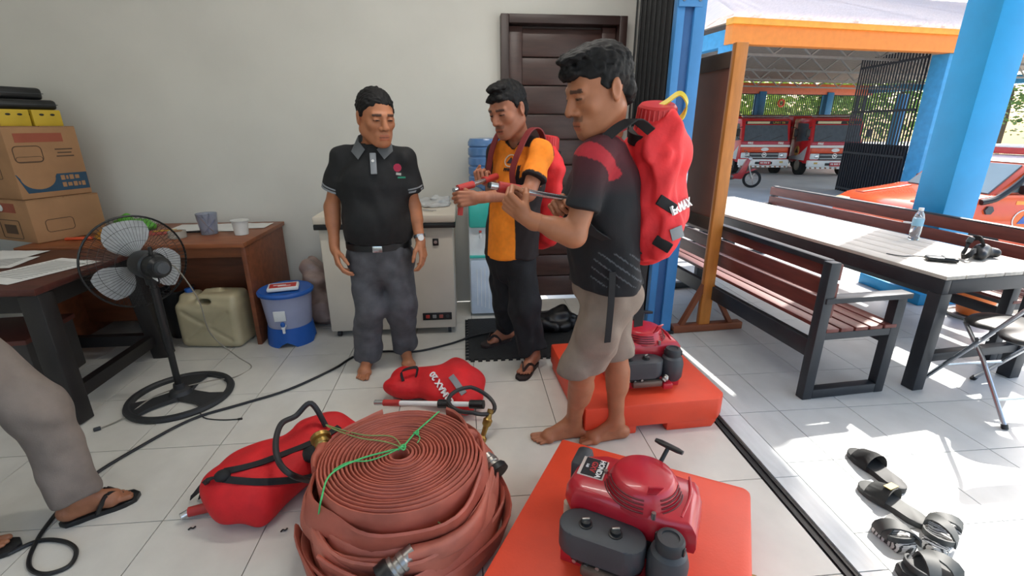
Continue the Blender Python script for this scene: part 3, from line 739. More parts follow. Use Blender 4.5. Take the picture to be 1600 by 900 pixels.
# interlocking rubber mat
mt = thing('rubber_mat', 'black interlocking rubber floor mat in front of the door', 'mat', (0, 0, 0))
def toothed(x0, x1, y0, y1):
    P = []; p = .05
    n = int((x1 - x0) / p)
    for i in range(n):
        a = x0 + p * i
        P += [(a, y0), (a + p * .3, y0), (a + p * .22, y0 - .022), (a + p * .78, y0 - .022), (a + p * .7, y0)]
    P += [(x1, y0), (x1, y1), (x0, y1)]; n = int((y1 - y0) / p)
    for i in range(n):
        a = y1 - p * i
        P += [(x0, a - p * .3), (x0 - .022, a - p * .22), (x0 - .022, a - p * .78), (x0, a - p * .7)]
    return P
G().prism(toothed(-.01, 1.13, 2.86, 3.56), 0.0005, .011).obj('mat_sheet', mat('black_rubber', '232425', .8, var=.15, scale=40, bump=.3, bscale=120), mt, 0)
bb = thing('bin_bag', 'crumpled black bag lying on the rubber mat by the door', 'bag', (.62, 3.32, .011))
s = SDF((.36, 3.1, 0), (.9, 3.58, .3), .011)
s.ell((.62, 3.34, .05), (.2, .15, .07)).ell((.7, 3.36, .1), (.1, .09, .08)).ell((.52, 3.3, .06), (.1, .1, .07)).folds(.02, 45, 11, 1).cut((0, 0, .0125), (0, 0, -1))
np_mesh('bag_body', [s.mesh()], mat('black_film', '1A1A1B', .35), bb, bb.location)

# black cable across the floor
P = [gz(*q, .008) for q in ((12, 866), (60, 845), (100, 846), (119, 860), (108, 884), (70, 897), (46, 886), (52, 856), (80, 812), (136, 750), (215, 700), (300, 655), (375, 632), (450, 609), (520, 577), (556, 556), (600, 549), (650, 549), (700, 538), (722, 531))] + [V(.02, 3.2, .022), V(.3, 3.3, .022)]
cb = thing('cable', 'long black cable snaking across the white floor', 'cable', (0, 0, 0))
G().tube(spline(P, 6), .0075, 8).obj('cord', M_black, cb)
P = [gz(*q, .004) for q in ((310, 636), (318, 652), (345, 656), (372, 655))]
sc_ = thing('thin_cable', 'short thin black cable with plug end beside the fan base', 'cable', (0, 0, 0))
G().tube(spline(P, 6), .003, 6).obj('cord', M_black, sc_); G().cyl(P[-1], P[-1] + V(.02, 0, .002), .006).obj('plug', M_black, sc_)
for q, lb in (((300, 826), 'tiny scrap of rubber left of the larger scrap on the tile'), ((444, 829), 'curled black scrap on the tile in front of the red bag')):
    p = gz(*q, .003); o = thing('scrap', lb, 'scrap', p, .6); G().tube(spline([(-.012, 0, .002), (-.003, .004, .003), (.003, -.004, .003), (.012, .002, .002)], 4), .003, 6).obj('piece', M_black, o)

# ---------------------------------------------------------------- fire hoses
M_hose = mat('red_brown_hose_rubber', 'B45F4C', .55, var=.14, scale=7, bump=.12, bscale=35)
M_hose2 = mat('faded_hose_rubber', 'BE6C58', .6, var=.16, scale=6, bump=.15, bscale=30)
M_brass = mat('brass', 'A88A4C', .35, .85, var=.1)
M_alu = mat('aluminium', 'A9A6A0', .35, .85, var=.1)
def roll(parent, z0, h, r0, r1, turns, seed, m, fill=.8, sag=0.0, loose=0.0, tilt=(0, 0)):
    rg = random.Random(seed); n = 40; N = int(turns * n); pts = []
    pitch = (r1 - r0) / turns; ph = [rg.random() * 6.28 for _ in range(6)]
    g = G(); prof = [(-.5, -.44), (-.2, -.5), (.2, -.5), (.5, -.44), (.5, .44), (.2, .5), (-.2, .5), (-.5, .44)]; vs = []
    zj = [rg.uniform(-.005, .004) for _ in range(int(turns) + 3)]
    for i in range(N + 1):
        a = 2 * math.pi * i / n; f = i / N
        r = r0 + (r1 - r0) * f
        r *= 1 + .018 * math.sin(2 * a + ph[0]) * f + .012 * math.sin(3 * a + ph[1] + f * 9) * f
        if f > 1 - 2.2 / turns: r += loose * (f - 1 + 2.2 / turns) * turns / 2.2 * (1 + .5 * math.sin(5 * a + ph[2]))
        z = z0 + h / 2 + .006 * math.sin(a * 2 + ph[3] + f * 14) * f + zj[i // n] * (1 - (i % n) / n) + zj[i // n + 1] * ((i % n) / n) - sag * max(0, f - .8) * 5 * (.5 - .5 * math.sin(a)) + .012 * (1 - f) * 0
        z += tilt[0] * r * math.cos(a) + tilt[1] * r * math.sin(a)
        for u, v in prof:
            rr = r + u * pitch * fill
            vs.append((rr * math.cos(a), rr * math.sin(a), z + v * h))
    K = len(prof); fs = [(i * K + k, i * K + (k + 1) % K, (i + 1) * K + (k + 1) % K, (i + 1) * K + k) for i in range(N) for k in range(K)]
    fs += [tuple(range(K))[::-1], tuple(range(N * K, (N + 1) * K))]
    g.faces(vs, fs); return g.obj('hose_coil', m, parent, 50)
def coupling(parent, a, d, m, r=.032, L=.085, name='coupling'):
    d = Vector(d).normalized(); a = Vector(a); M = Matrix((*frame(d),)).transposed().to_4x4(); M.translation = a
    o = G().lathe([(0, -.02), (r * .8, -.02), (r * .82, .01), (r * .95, .015), (r * .95, .03), (r * .85, .034), (r * .85, L * .62), (r * 1.2, L * .66), (r * 1.22, L * .92), (r * 1.1, L), (r * .7, L), (r * .65, L * .7), (0, L * .7)], 24, M).obj(name, m, parent)
    return o, M
def tail(parent, pts, w, th, m, up):
    P = spline(pts, 8); N = len(P)
    g = G(); vs = []
    prof = [(math.cos(2 * math.pi * k / 12), math.sin(2 * math.pi * k / 12)) for k in range(12)]
    for i, p in enumerate(P):
        t = (P[min(i + 1, N - 1)] - P[max(i - 1, 0)]).normalized(); f = i / (N - 1)
        u0 = Vector(up); u = (u0 - t * u0.dot(t)).normalized(); q = t.cross(u)
        ww = w / 2 * (1 - f) + .026 * f; tt = th / 2 * (1 - f) + .026 * f
        for c, s in prof: vs.append(p + u * (ww * math.copysign(abs(c) ** .7, c)) + q * (tt * math.copysign(abs(s) ** .7, s)))
    fs = [(i * 12 + k, i * 12 + (k + 1) % 12, i * 12 + 12 + (k + 1) % 12, i * 12 + 12 + k) for i in range(N - 1) for k in range(12)] + [tuple(range(12))[::-1], tuple(range((N - 1) * 12, N * 12))]
    g.faces(vs, fs); return g.obj('hose_tail', m, parent, 60)
HC = V(-.262, 1.485, 0)
h3 = thing('fire_hose', 'bottom red fire hose roll of the stack, resting on the tiles', 'fire hose', HC, 0, 'rolled fire hoses')
roll(h3, 0.002, .115, .12, .325, 10, 1, M_hose2, loose=.012)
h2 = thing('fire_hose', 'middle red fire hose roll with its coupling hanging at the front', 'fire hose', HC, 0, 'rolled fire hoses')
roll(h2, .118, .115, .1, .315, 10, 2, M_hose2, loose=.015, sag=.03)
h1 = thing('fire_hose', 'top red fire hose roll showing its tight spiral, tied with green twine', 'fire hose', HC, 0, 'rolled fire hoses')
roll(h1, .236, .115, .03, .285, 19, 3, M_hose, sag=.012)
# loose outer wraps that slump around the stack
def wrap(parent, r, z, dz, a0, a1, h, m, seed, ph, th=.014):
    rg = random.Random(seed); n = int(abs(a1 - a0) / 7); vs = []; prof = [(-.5, -.5), (.5, -.5), (.5, .5), (-.5, .5)]
    prof = [(-.5, -.42), (0, -.5), (.5, -.42), (.5, .42), (0, .5), (-.5, .42)]
    for i in range(n + 1):
        a = R(a0 + (a1 - a0) * i / n); rr = r + .012 * math.sin(3 * a + seed) + .008 * math.sin(7 * a + seed * 2)
        zz = z + dz * math.sin(a + ph) + .006 * math.sin(4 * a + seed)
        lean = .03 * math.sin(2 * a + seed)
        for u, v in prof:
            q = rr + u * th + v * lean
            vs.append((q * math.cos(a), q * math.sin(a), zz + v * h))
    K = 6; fs = [(i * K + k, i * K + (k + 1) % K, (i + 1) * K + (k + 1) % K, (i + 1) * K + k) for i in range(n) for k in range(K)] + [tuple(range(K))[::-1], tuple(range(n * K, n * K + K))]
    G_ = G(); G_.faces(vs, fs); return G_.obj('loose_wrap', m, parent, 40)
wrap(h1, .305, .275, .03, -250, 60, .1, M_hose, 4, .2)
wrap(h2, .332, .2, .035, -230, 95, .1, M_hose2, 5, .4)
wrap(h2, .35, .165, .05, -130, 55, .1, M_hose, 6, -.6)
wrap(h3, .35, .075, .012, -300, 50, .1, M_hose2, 7, .9)
wrap(h3, .368, .085, .02, -170, 20, .1, M_hose, 8, .3)
# ends with couplings
L = lambda p: Vector(p) - HC
e = L(gz(768, 722, .20)); s0 = L(gz(700, 652, .30))
tail(h1, [V(.12, .25, .295), V(.225, .17, .285), L(gz(742, 690, .245)), L(gz(762, 716, .21))], .1, .016, M_hose, (0, 0, 1))
d_ = (L(gz(778, 738, .185)) - L(gz(762, 716, .21)))
o, M = coupling(h1, L(gz(762, 716, .21)), d_, M_alu, .034, .07); G().lathe([(.042, .05), (.046, .055), (.046, .075), (.03, .078), (0, .072)], 24, M).obj('rubber_ring', M_black, o)
c_ = L(gz(506, 700, .29)); tail(h1, [V(-.3, -.02, .285), V(-.315, .04, .29), V(-.31, .085, .295), c_], .1, .016, M_hose, (0, 0, 1)); coupling(h1, c_, (-.3, .6, .25), M_brass, .032, .06)
c_ = L(gz(640, 868, .21)); tail(h2, [V(.33, .03, .19), V(.27, -.2, .21), V(.17, -.3, .22), c_], .1, .02, M_hose2, (0, 0, 1))
o, M = coupling(h2, c_, L(gz(600, 905, .17)) - c_, M_alu, .034, .075); G().lathe([(.045, .06), (.048, .065), (.048, .1), (.02, .105), (0, .105)], 24, M).obj('rubber_ring', M_black, o)
nb = thing('hose_nozzle', 'brass hose nozzle standing behind the hose rolls', 'nozzle', gz(752, 690, 0))
b = nb.location; tpz = gz(764, 650, .11) - b
M = Matrix((*frame(tpz),)).transposed().to_4x4()
G().lathe([(0, 0), (.022, 0), (.022, .02), (.012, .03), (.014, .075), (.022, .085), (.024, .11), (.016, .118), (.012, .14), (.016, .145), (.016, .16), (.008, .162), (0, .162)], 20, M).obj('nozzle_body', M_brass, nb)
# green twine over the top roll
tw = thing('twine', 'green twine tied across the top of the hose roll', 'twine', HC)
M_tw = mat('green_twine', '4DB86A', .6)
zt = .358
TP = lambda x, y, z=zt: L(gz(x, y, z))
G().tube(spline([TP(498, 805, .27), TP(502, 780, .34), TP(516, 742), TP(560, 718), TP(610, 704), TP(628, 699, zt + .008), TP(650, 675), TP(686, 643)], 8), .0032, 6).obj('main_strand', M_tw, tw)
G().tube(spline([TP(628, 699, zt + .008), TP(612, 682), TP(570, 680), TP(535, 672, .345), TP(510, 664, .33), TP(520, 670, .34), TP(560, 684), TP(600, 690), TP(628, 699, zt + .01)], 8), .0024, 6).obj('loop', mat('yellowish_twine', '8AA060', .6), tw)
G().tube(spline([TP(628, 699, zt + .01), TP(600, 712), TP(575, 720), TP(545, 722), TP(520, 735)], 8), .0024, 6).obj('loop', M_tw, tw)
g = G(); [g.tube([TP(628, 699, zt + .006) + V(.012 * math.cos(a + k), .01 * math.sin(a + k * 2), .006 * math.sin(a * 2 + k)) for a in np.linspace(0, 6.28, 13)[:-1]], .003, 6, True) for k in range(3)]; g.obj('knot', M_tw, tw)
g = G(); [g.tube([TP(650, 676, zt + .004) + V(.009 * math.cos(a + k), .008 * math.sin(a + k * 2), .005 * math.sin(a * 2 + k)) for a in np.linspace(0, 6.28, 13)[:-1]], .0026, 6, True) for k in range(2)]; g.obj('knot', M_tw, tw)
G().tube(spline([TP(650, 676), TP(656, 684), TP(652, 692)], 5), .002, 6).obj('strand_end', M_tw, tw)
t2 = thing('twine_tie', 'short pale green tie around the hanging hose coupling', 'twine', HC)
cA = L(gz(676, 822, .23)); g = G(); ax = V(.55, .75, .1).normalized(); x_, y_, z_ = frame(ax)
g.tube([cA + x_ * (.056 * math.cos(a)) + y_ * (.04 * math.sin(a)) for a in np.linspace(0, 6.283, 21)[:-1]], .0025, 6, True); g.obj('strand', mat('pale_green_twine', '93A86C', .6), t2)

# ---------------------------------------------------------------- red water-pack bags
M_bag = mat('red_bag_fabric', 'D6181F', .7, var=.1, scale=9, bump=.15, bscale=90)
M_strap = mat('black_webbing', '151517', .75, var=.1)
M_grip = mat('red_rubber_grip', 'B8332E', .5)
# bag lying left of the hose roll
A0, A1 = gz(398, 786, .0), gz(508, 722, .0)
bA = thing('water_pack', 'red fabric water pack with black straps lying left of the hose rolls', 'backpack', (A0 + A1) / 2)
dx = (A1 - A0).normalized(); nx = V(-dx.y, dx.x, 0)
s = SDF(np.minimum(A0, A1) - np.array((.32, .32, .03)), np.maximum(A0, A1) + np.array((.32, .32, .35)), .009)
zz = V(0, 0, .09)
s.cone(A0 + zz + nx * .06, A0 + zz - nx * .07, .12, k=.06, sq=((0, 0, 1), .8)).cone(A0 + zz, A1 + zz * 1.1, .155, .145, k=.05, sq=((0, 0, 1), .72)).cone(A1 + zz + nx * .05, A1 + zz - nx * .04, .13, .13, k=.05, sq=((0, 0, 1), .75))
s.ell(A1 + dx * .1 + zz * 1.1, (.1, .1, .085), k=.05)
s.folds(.012, 26, 21, .9).cut((0, 0, .003), (0, 0, -1), .02)
bag_a = np_mesh('pack_body', [s.mesh()], M_bag, bA, bA.location)
LA = lambda x, y, z: gz(x, y, z) - bA.location
onA = surface(bag_a, bA.location)
for pts in (((350, 738), (375, 733), (405, 725), (440, 712), (475, 698), (505, 684), (530, 668)), ((350, 749), (375, 752), (405, 754), (440, 752), (475, 747), (505, 738))):
    Q = [onA(*q, .005) for q in pts]; P = spline([q[0] for q in Q], 5); nn = sum((q[1] for q in Q), V(0, 0, 0)).normalized(); dr = (P[-1] - P[0]).normalized(); G().ribbon(P, [nn.cross(dr)] * len(P), .026, .006).obj('strap', M_strap, bA, 0)
q, n_ = onA(349, 744, .006); G().ball(q, (.03, .03, .02), 12).obj('strap_patch', M_strap, bA)
for e in ((298, 778), (311, 777), (324, 768)):
    P = spline([q, q + V(-.05, -.01, -.01), LA(e[0] + 10, e[1] - 10, .06), LA(*e, .015)], 5); G().ribbon(P, [V(.6, -.6, .3)] * len(P), .02, .004).obj('strap_end', M_strap, bA, 0)
P = spline([onA(508, 668, .01)[0], onA(490, 660, .05)[0] + V(0, 0, .05), LA(462, 650, .29), LA(440, 662, .3), LA(431, 690, .28), LA(436, 722, .25), LA(458, 743, .22), onA(490, 748, .012)[0], onA(515, 738, .012)[0]], 7); G().tube(P, .012, 10).obj('delivery_hose', mat('black_rubber_hose', '2B2A2B', .5), bA)
G().ball(onA(490, 708, .0)[0], (.06, .05, .03), 14).obj('valve_patch', M_strap, bA)
G().cyl(LA(335, 790, .035), LA(295, 800, .03), .021, .019).obj('wand_grip', M_grip, bA); G().cyl(LA(296, 800, .03), LA(282, 808, .028), .014).obj('wand_tip', M_chrome, bA)
# bag near the man in black, with lettering
B0, B1 = gz(632, 618, 0), gz(712, 618, 0)
bB = thing('water_pack', 'red fabric water pack with white lettering lying at the barefoot man\'s feet', 'backpack', (B0 + B1) / 2)
dx = (B1 - B0).normalized(); nx = V(-dx.y, dx.x, 0)
s = SDF(np.minimum(B0, B1) - np.array((.3, .3, .03)), np.maximum(B0, B1) + np.array((.3, .34, .3)), .009)
s.cone(B0 + zz * .9, B1 + zz, .1, .155, k=.05, sq=((0, 0, 1), .66)).cone(B0 + zz * .8 - nx * .02, B0 + zz * .8 + nx * .04, .09, k=.04, sq=((0, 0, 1), .7)).cone(B1 + zz * .95 + nx * .1, B1 + zz * .8 - nx * .12 + dx * .06, .1, .08, k=.06, sq=((0, 0, 1), .7)).cone(B1 + zz * .7 + dx * .1 - nx * .15, B1 + zz * .6 + dx * .08 - nx * .2, .05, k=.05)
s.folds(.011, 28, 33, .9).cut((0, 0, .003), (0, 0, -1), .02)
bag_b = np_mesh('pack_body', [s.mesh()], M_bag, bB, bB.location); onB = surface(bag_b, bB.location)
LB = lambda x, y, z: gz(x, y, z) - bB.location
pA, nA = onB(703, 622, .012); pB, nB = onB(680, 591, .01); pm, nm = onB(691, 606, .014); tx = (pB - pA).normalized(); nm = (nA + nB + nm).normalized()
text('ERMAX 20', .046, M_white, bB, basis((pA + pB) / 2 * .5 + pm * .5, tx, nm.cross(tx)), .004, bold=.0012)
Q = [onB(*q, .004) for q in ((705, 588), (712, 597), (719, 607), (725, 616))]; P = spline([q[0] for q in Q], 4); dr = (P[-1] - P[0]).normalized(); G().ribbon(P, [Q[1][1].cross(dr)] * len(P), .034, .003).obj('reflective_strip', mat('reflective_grey', '8A8D90', .4), bB, 0)
h0 = onB(630, 596, .002)[0]; h1_ = onB(650, 590, .002)[0]; P = spline([h0, h0 + V(-.005, .02, .05), h1_ + V(.005, .02, .05), h1_], 5); G().ribbon(P, [V(.4, 1, .2)] * len(P), .02, .004).obj('carry_handle', M_strap, bB, 0)
cc_ = LB(737, 624, .17)
P = [cc_ + V(.115 * math.cos(a), .085 * math.sin(a) , .02 * math.sin(a) - .05 * max(0, math.cos(a))) for a in np.linspace(R(-10), R(350), 33)]; G().tube(P, .0105, 10).obj('delivery_hose', MATS['black_rubber_hose'], bB)
a_, b_ = LB(586, 629, .1), LB(756, 632, .17)
pt = lambda f: a_ + (b_ - a_) * f
G().cyl(pt(0), pt(.09), .014).obj('wand_tip', M_chrome, bB); G().cyl(pt(.085), pt(.24), .017).obj('wand_grip', M_grip, bB)
G().cyl(pt(.24), pt(.62), .0125).obj('wand_tube', M_white, bB); G().cyl(pt(.6), pt(.7), .022).obj('wand_joint', M_black, bB); G().cyl(pt(.7), pt(.9), .0125).obj('wand_tube', M_white, bB); G().cyl(pt(.88), pt(1), .022).obj('wand_joint', M_black, bB)

# ---------------------------------------------------------------- floating pumps
M_float = mat('orange_float_plastic', 'E4492A', .5, var=.07, scale=4, bump=.06, bscale=120)
M_cowl = mat('engine_red_paint', 'B8202F', .3, var=.05, coat=.2)
M_eng = mat('engine_cast_metal', '6B6A68', .5, .6, var=.2, scale=30, bump=.2, bscale=80)
def pump(label, loc, rz):
    t = thing('floating_pump', label, 'pump', loc, rz, 'floating fire pumps')
    h = .17; x, y = .375, .375
    g = G(); c = .05
    out = [(-x, -y), (x - c, -y), (x, -y + c), (x, y - .02), (x - .02, y), (-x, y)]
    g.prism(out, .045, h, bev=.012)
    g.obj('float_deck', M_float, t, 35)
    g = G().prism([(-x + .01, -y + .01), (-.1, -y + .01), (-.1, y - .01), (-x + .01, y - .01)], 0, .05, bev=.008); g.obj('float_foot', M_float, t)
    g = G().prism([(.06, -y + .008), (x - c - .02, -y + .008), (x - .02, -y + c), (x - .02, y - .02), (.06, y - .02)], 0, .05, bev=.008); g.obj('float_foot', M_float, t)
    z = h + .03
    G().box((.0, -.07, z - .004), (.36, .3, .056), bev=.006).obj('engine_base', M_cowl, t)
    G().box((.0, -.06, z + .075), (.3, .2, .11), bev=.015).obj('crankcase', M_eng, t)
    # cowl: hull plan narrowing to the left end, sloping skirt
    plan = [(-.2, -.075), (-.17, -.115), (-.06, -.125), (.12, -.135), (.2, -.125), (.205, .02), (.19, .085), (.06, .1), (-.12, .095), (-.19, .06)]
    g = G(); n_ = len(plan); vs = []; lv = ((1.0, z + .1), (1.02, z + .12), (1.0, z + .165), (.93, z + .185), (.86, z + .192))
    for k, zz_ in lv: vs += [(px * k, py * k - (1 - k) * .02, zz_) for px, py in plan]
    fs = [(j * n_ + i, j * n_ + (i + 1) % n_, (j + 1) * n_ + (i + 1) % n_, (j + 1) * n_ + i) for j in range(len(lv) - 1) for i in range(n_)] + [tuple(range(n_))[::-1], tuple(range((len(lv) - 1) * n_, len(lv) * n_))]
    g.faces(vs, fs, Matrix.Translation((0, -.03, 0))); g.obj('cowl', M_cowl, t, 40)
    G().tube(spline([(.155, -.13, z + .192), (.17, -.03, z + .196), (.16, .055, z + .193)], 5), .004, 6).obj('cowl_ridge', M_cowl, t)
    DC = Matrix.Translation((.03, -.045, z + .18))
    dm = G().lathe([(.118, -.004), (.115, .012), (.1, .045), (.092, .058), (.085, .062), (.05, .067), (0, .068)], 40, DC).obj('recoil_dome', M_cowl, t)
    for k in range(4):
        rr = .119 - .0055 * k
        for a0, a1 in ((-165, -80), (-52, 5)):
            G().tube([DC @ V(rr * math.cos(R(a)), rr * math.sin(R(a)), .012 + .0105 * k) for a in np.linspace(a0, a1, 12)], .0025, 5).obj('vent_rib', mat('vent_shadow_red', '5E131C', .5), dm)
    G().prism([(-.014, 0), (.014, 0), (.022, .06), (-.022, .06)], 0, .006, DC @ Matrix.Rotation(R(-66), 4, 'Z') @ Matrix.Translation((.09, 0, .056)) @ Matrix.Rotation(R(90), 4, 'Z') @ Matrix.Rotation(R(180), 4, 'Z') @ Matrix.Rotation(R(60), 4, 'X'), .001).obj('dome_lug', M_cowl, dm)
    for a in (-66, 60, 175): G().cyl(DC @ V(.122 * math.cos(R(a)), .122 * math.sin(R(a)), .0), DC @ V(.122 * math.cos(R(a)), .122 * math.sin(R(a)), .022), .007, n=8).obj('dome_bolt', M_alu, dm)
    hb = DC @ V(.035, .085, .045); ht = hb + V(.02, .035, .05)
    hd = G().cyl(hb, ht, .007, n=10).obj('starter_rope_stem', M_black, t); ax_ = V(.9, -.35, .0).normalized()
    g = G().tube([ht - ax_ * .048, ht - ax_ * .03, ht, ht + ax_ * .03, ht + ax_ * .048], [.008, .011, .0115, .011, .008], 10, False, .8); g.obj('starter_grip', M_black, t)
    # name plate at the left end
    G().box((-.135, -.03, z + .193), (.085, .095, .003), bev=.001).obj('plate_border', mat('plate_silver', 'C9BDB5', .4), t)
    G().box((-.132, -.03, z + .195), (.07, .088, .002)).obj('name_plate', mat('plate_black', '26282B', .4), t, 0)
    zt_ = z + .1965
    text('HONDA', .024, M_white, t, basis((-.112, -.03, zt_), (0, -1, 0), (1, 0, 0)), .0004, bold=.0006)
    text('GXV', .026, mat('plate_red_ink', 'B8393A', .4), t, basis((-.134, -.028, zt_), (0, -1, 0), (1, 0, 0)), .0004, bold=.0006)
    text('160', .013, M_white, t, basis((-.155, -.028, zt_), (0, -1, 0), (1, 0, 0)), .0004)
    # air filter case
    def cap_(x0, x1, y0, y1):
        r = (y1 - y0) / 2; return [(x1 - r + r * math.cos(R(a)), (y0 + y1) / 2 + r * math.sin(R(a))) for a in range(-90, 91, 15)] + [(x0 + r + r * math.cos(R(a)), (y0 + y1) / 2 + r * math.sin(R(a))) for a in range(90, 271, 15)]
    af = G().prism(cap_(-.185, .075, -.27, -.155), z + .05, z + .135, bev=.007).obj('air_filter_case', M_grey, t)
    for xx in (-.105, -.015):
        G().lathe([(.021, .0), (.021, .003), (.016, .004), (.015, .014), (.008, .018), (0, .018)], 18, Matrix.Translation((xx, -.213, z + .135))).obj('filter_knob', M_black, af)
        G().box((xx, -.213, z + .155), (.024, .007, .008), (0, 0, .5), bev=.002).obj('knob_wing', M_alu, af)
    G().prism(cap_(-.16, .07, -.262, -.15), z + .03, z + .052).obj('filter_base', M_black, t)
    # fuel bottle-shaped tank with cap
    TM = Matrix.Translation((.135, -.205, 0))
    G().lathe([(0, z + .01), (.045, z + .01), (.056, z + .03), (.058, z + .1), (.05, z + .13), (.038, z + .14), (.038, z + .145)], 28, TM).obj('fuel_tank', M_grey, t)
    cp_ = G().lathe([(.04, z + .143), (.041, z + .172), (.036, z + .18), (.025, z + .181), (.024, z + .177), (0, z + .177)], 28, TM).obj('fuel_cap', mat('cap_black', '2C2E31', .5), t)
    for a in (-20, 160): G().box(TM @ V(.041 * math.cos(R(a)), .041 * math.sin(R(a)), z + .157), (.008, .012, .026), (0, 0, R(a)), bev=.002).obj('cap_tab', M_black, cp_)
    # exhaust, carburettor and bolts low on the front
    G().box((-.02, -.262, z + .02), (.16, .035, .035), bev=.01).obj('muffler_shield', mat('dull_brown_metal', '6F5F55', .5, .5), t)
    G().cyl((.06, -.275, z + .035), (.085, -.262, z + .055), .012, n=10).ball((.075, -.27, z + .045), .016, 10).obj('carburettor', M_alu, t)
    for xx, zz_ in ((-.12, .04), (-.085, .036), (-.05, .042), (.03, .02)): G().cyl((xx, -.235, z + zz_), (xx, -.27, z + zz_), .0065, n=8).obj('bolt', M_alu, t)
    G().box((.085, -.265, z + .008), (.05, .05, .03), bev=.005).obj('throttle_cover', M_cowl, t)
    G().box((-.19, .035, z + .12), (.06, .11, .13), bev=.02).obj('cylinder_head_cover', M_grey, t)
    G().cyl((-.195, -.1, z + .04), (-.195, -.1, z + .09), .015, n=12).obj('spark_plug', mat('plug_cream', 'BFB49E', .4), t)
    G().lathe([(.018, 0), (.018, .02), (.013, .022), (.013, .03), (.02, .032), (.02, .04), (0, .04)], 14, Matrix.Translation((x, .02, .1)) @ Matrix.Rotation(R(90), 4, 'Y')).obj('outlet_coupling', M_brass, t)
    G().tube([V(x + .008 + .012 * math.cos(a), -.26, .12 + .012 * math.sin(a)) for a in np.linspace(0, 6.283, 13)[:-1]], .003, 6, True).obj('tie_ring', M_chrome, t)
    return t
p1 = pump('orange floating pump with red engine nearest the camera', (.527, 1.247, 0), R(-30))
p2 = copy_tree(p1); p2['label'] = 'orange floating pump with red engine behind the man in shorts'
p2.location = (.90, 2.36, 0); p2.rotation_euler = (0, 0, R(3)); p2.scale = (1, 1, 1)
G().ball((.23, -.2, .1705), (.014, .018, .001), 8).ball((.245, -.205, .1705), (.01, .008, .001), 8).obj('paint_scuff', mat('dark_scuff', '5A2A26', .8), p1)

# ================================================================ PORCH
M_frame = mat('dark_grey_bench_steel', '2D3035', .45, .2, var=.1)
M_slat = mat('red_brown_slat_wood', '6A332B', .5, var=.12, scale=6, stretch=(6, 1, 6), bump=.05)
M_plank = mat('weathered_pale_planks', 'B5AFA6', .6, var=.1, scale=5, stretch=(8, 1, 8), bump=.05)
M_owood = mat('orange_varnished_wood', 'C27B34', .45, var=.1, scale=5, stretch=(6, 6, 1))
M_owood2 = mat('brown_board_wood', '7C4326', .55, var=.1, scale=5)
M_ground = -.55

# notice board seen edge-on
nbd = thing('notice_board', 'brown standing notice board with orange wooden post and braced foot', 'notice board', (1.752, 3.2, 0), R(4))
for y in (0, 1.5):
    G().box((0, y, .98), (.085, .045, 1.96), bev=.004).obj('post', M_owood, nbd)
    G().box((.03, y, .03), (.56, .07, .055), bev=.006).obj('foot', M_owood2, nbd)
    for s in (-1, 1): G().bar((s * .03, y, .36), (.02 + s * .2, y, .05), .04, .03).obj('brace', M_owood2, nbd, 0)
G().box((-.0, .75, 1.33), (.03, 1.46, 1.0)).obj('panel', mat('board_panel_brown', '83472F', .6, var=.05), nbd, 0)
G().box((0, .75, 1.87), (.06, 1.46, .1), bev=.004).obj('top_rail', mat('board_rail_grey_brown', '5E4A3C', .6), nbd)
G().box((0, .75, .8), (.05, 1.46, .09), bev=.004).obj('bottom_rail', MATS['board_rail_grey_brown'], nbd)

def bench(label, loc, rz, L, d):
    t = thing('slatted_bench', label, 'bench', loc, rz, 'slatted benches on the porch')
    for y in (.03, L - .03):
        f = G().box((0, y, .4), (.06, .055, .8), bev=.004).obj('back_post', M_frame, t)
        G().box((d * .47, y, .29), (.06, .055, .58), bev=.004).obj('front_leg', M_frame, t)
        G().box((d * .235, y, .03), (.41, .055, .055), bev=.004).obj('floor_runner', M_frame, t)
        G().box((d * .25, y, .592), (.54, .075, .03), bev=.004).obj('armrest', M_frame, t)
        G().box((d * .235, y, .385), (.41, .05, .04)).obj('seat_bearer', M_frame, t, 0)
    for i in range(5): G().box((d * (.065 + .092 * i), L / 2, .418), (.078, L - .0 , .022), bev=.004).obj('seat_slat', M_slat, t)
    for i in range(3): G().box((d * .04, L / 2, .535 + .105 * i), (.022, L - .02, .088), bev=.004).obj('back_slat', M_slat, t)
    G().box((d * .02, L / 2, .785), (.05, L - .13, .03), bev=.003).obj('top_rail', M_frame, t)
    G().box((0, L / 2, .3), (.045, L - .11, .1), bev=.003).obj('long_rail', M_frame, t)
    G().box((d * .47, L / 2, .33), (.04, L - .11, .06), bev=.003).obj('front_rail', M_frame, t)
    return t
bench('slatted bench with dark frame nearest the room, back to the viewer', (1.885, 2.2, 0), R(4.8), 2.0, 1)
bench('slatted bench on the far side of the table, before the blue pillar', (3.86, 2.55, 0), R(5.3), 2.85, -1)

TR = R(6.0); TZ = .70
tb = thing('plank_table', 'long porch table with pale plank top and dark steel frame', 'table', (2.56, 2.23, 0), TR)
TW, TL = .80, 2.95
for i in range(6): G().box((TW * (i + .5) / 6, TL / 2, TZ - .012), (TW / 6 - .005, TL, .022), bev=.003).obj('plank', M_plank, tb)
for x in (.025, TW - .025): G().box((x, TL / 2, TZ - .065), (.045, TL - .004, .08), bev=.003).obj('side_rail', M_frame, tb)
for y in (.025, TL - .025): G().box((TW / 2, y, TZ - .065), (TW - .1, .045, .08), bev=.003).obj('end_rail', M_frame, tb)
for x in (.04, TW - .04):
    for y in (.04, TL - .04): G().box((x, y, (TZ - .105) / 2), (.075, .075, TZ - .105), bev=.004).obj('leg', M_frame, tb)
for y in (.04, TL - .04): G().box((TW / 2, y, .2), (TW - .155, .05, .05), bev=.003).obj('cross_rail', M_frame, tb)
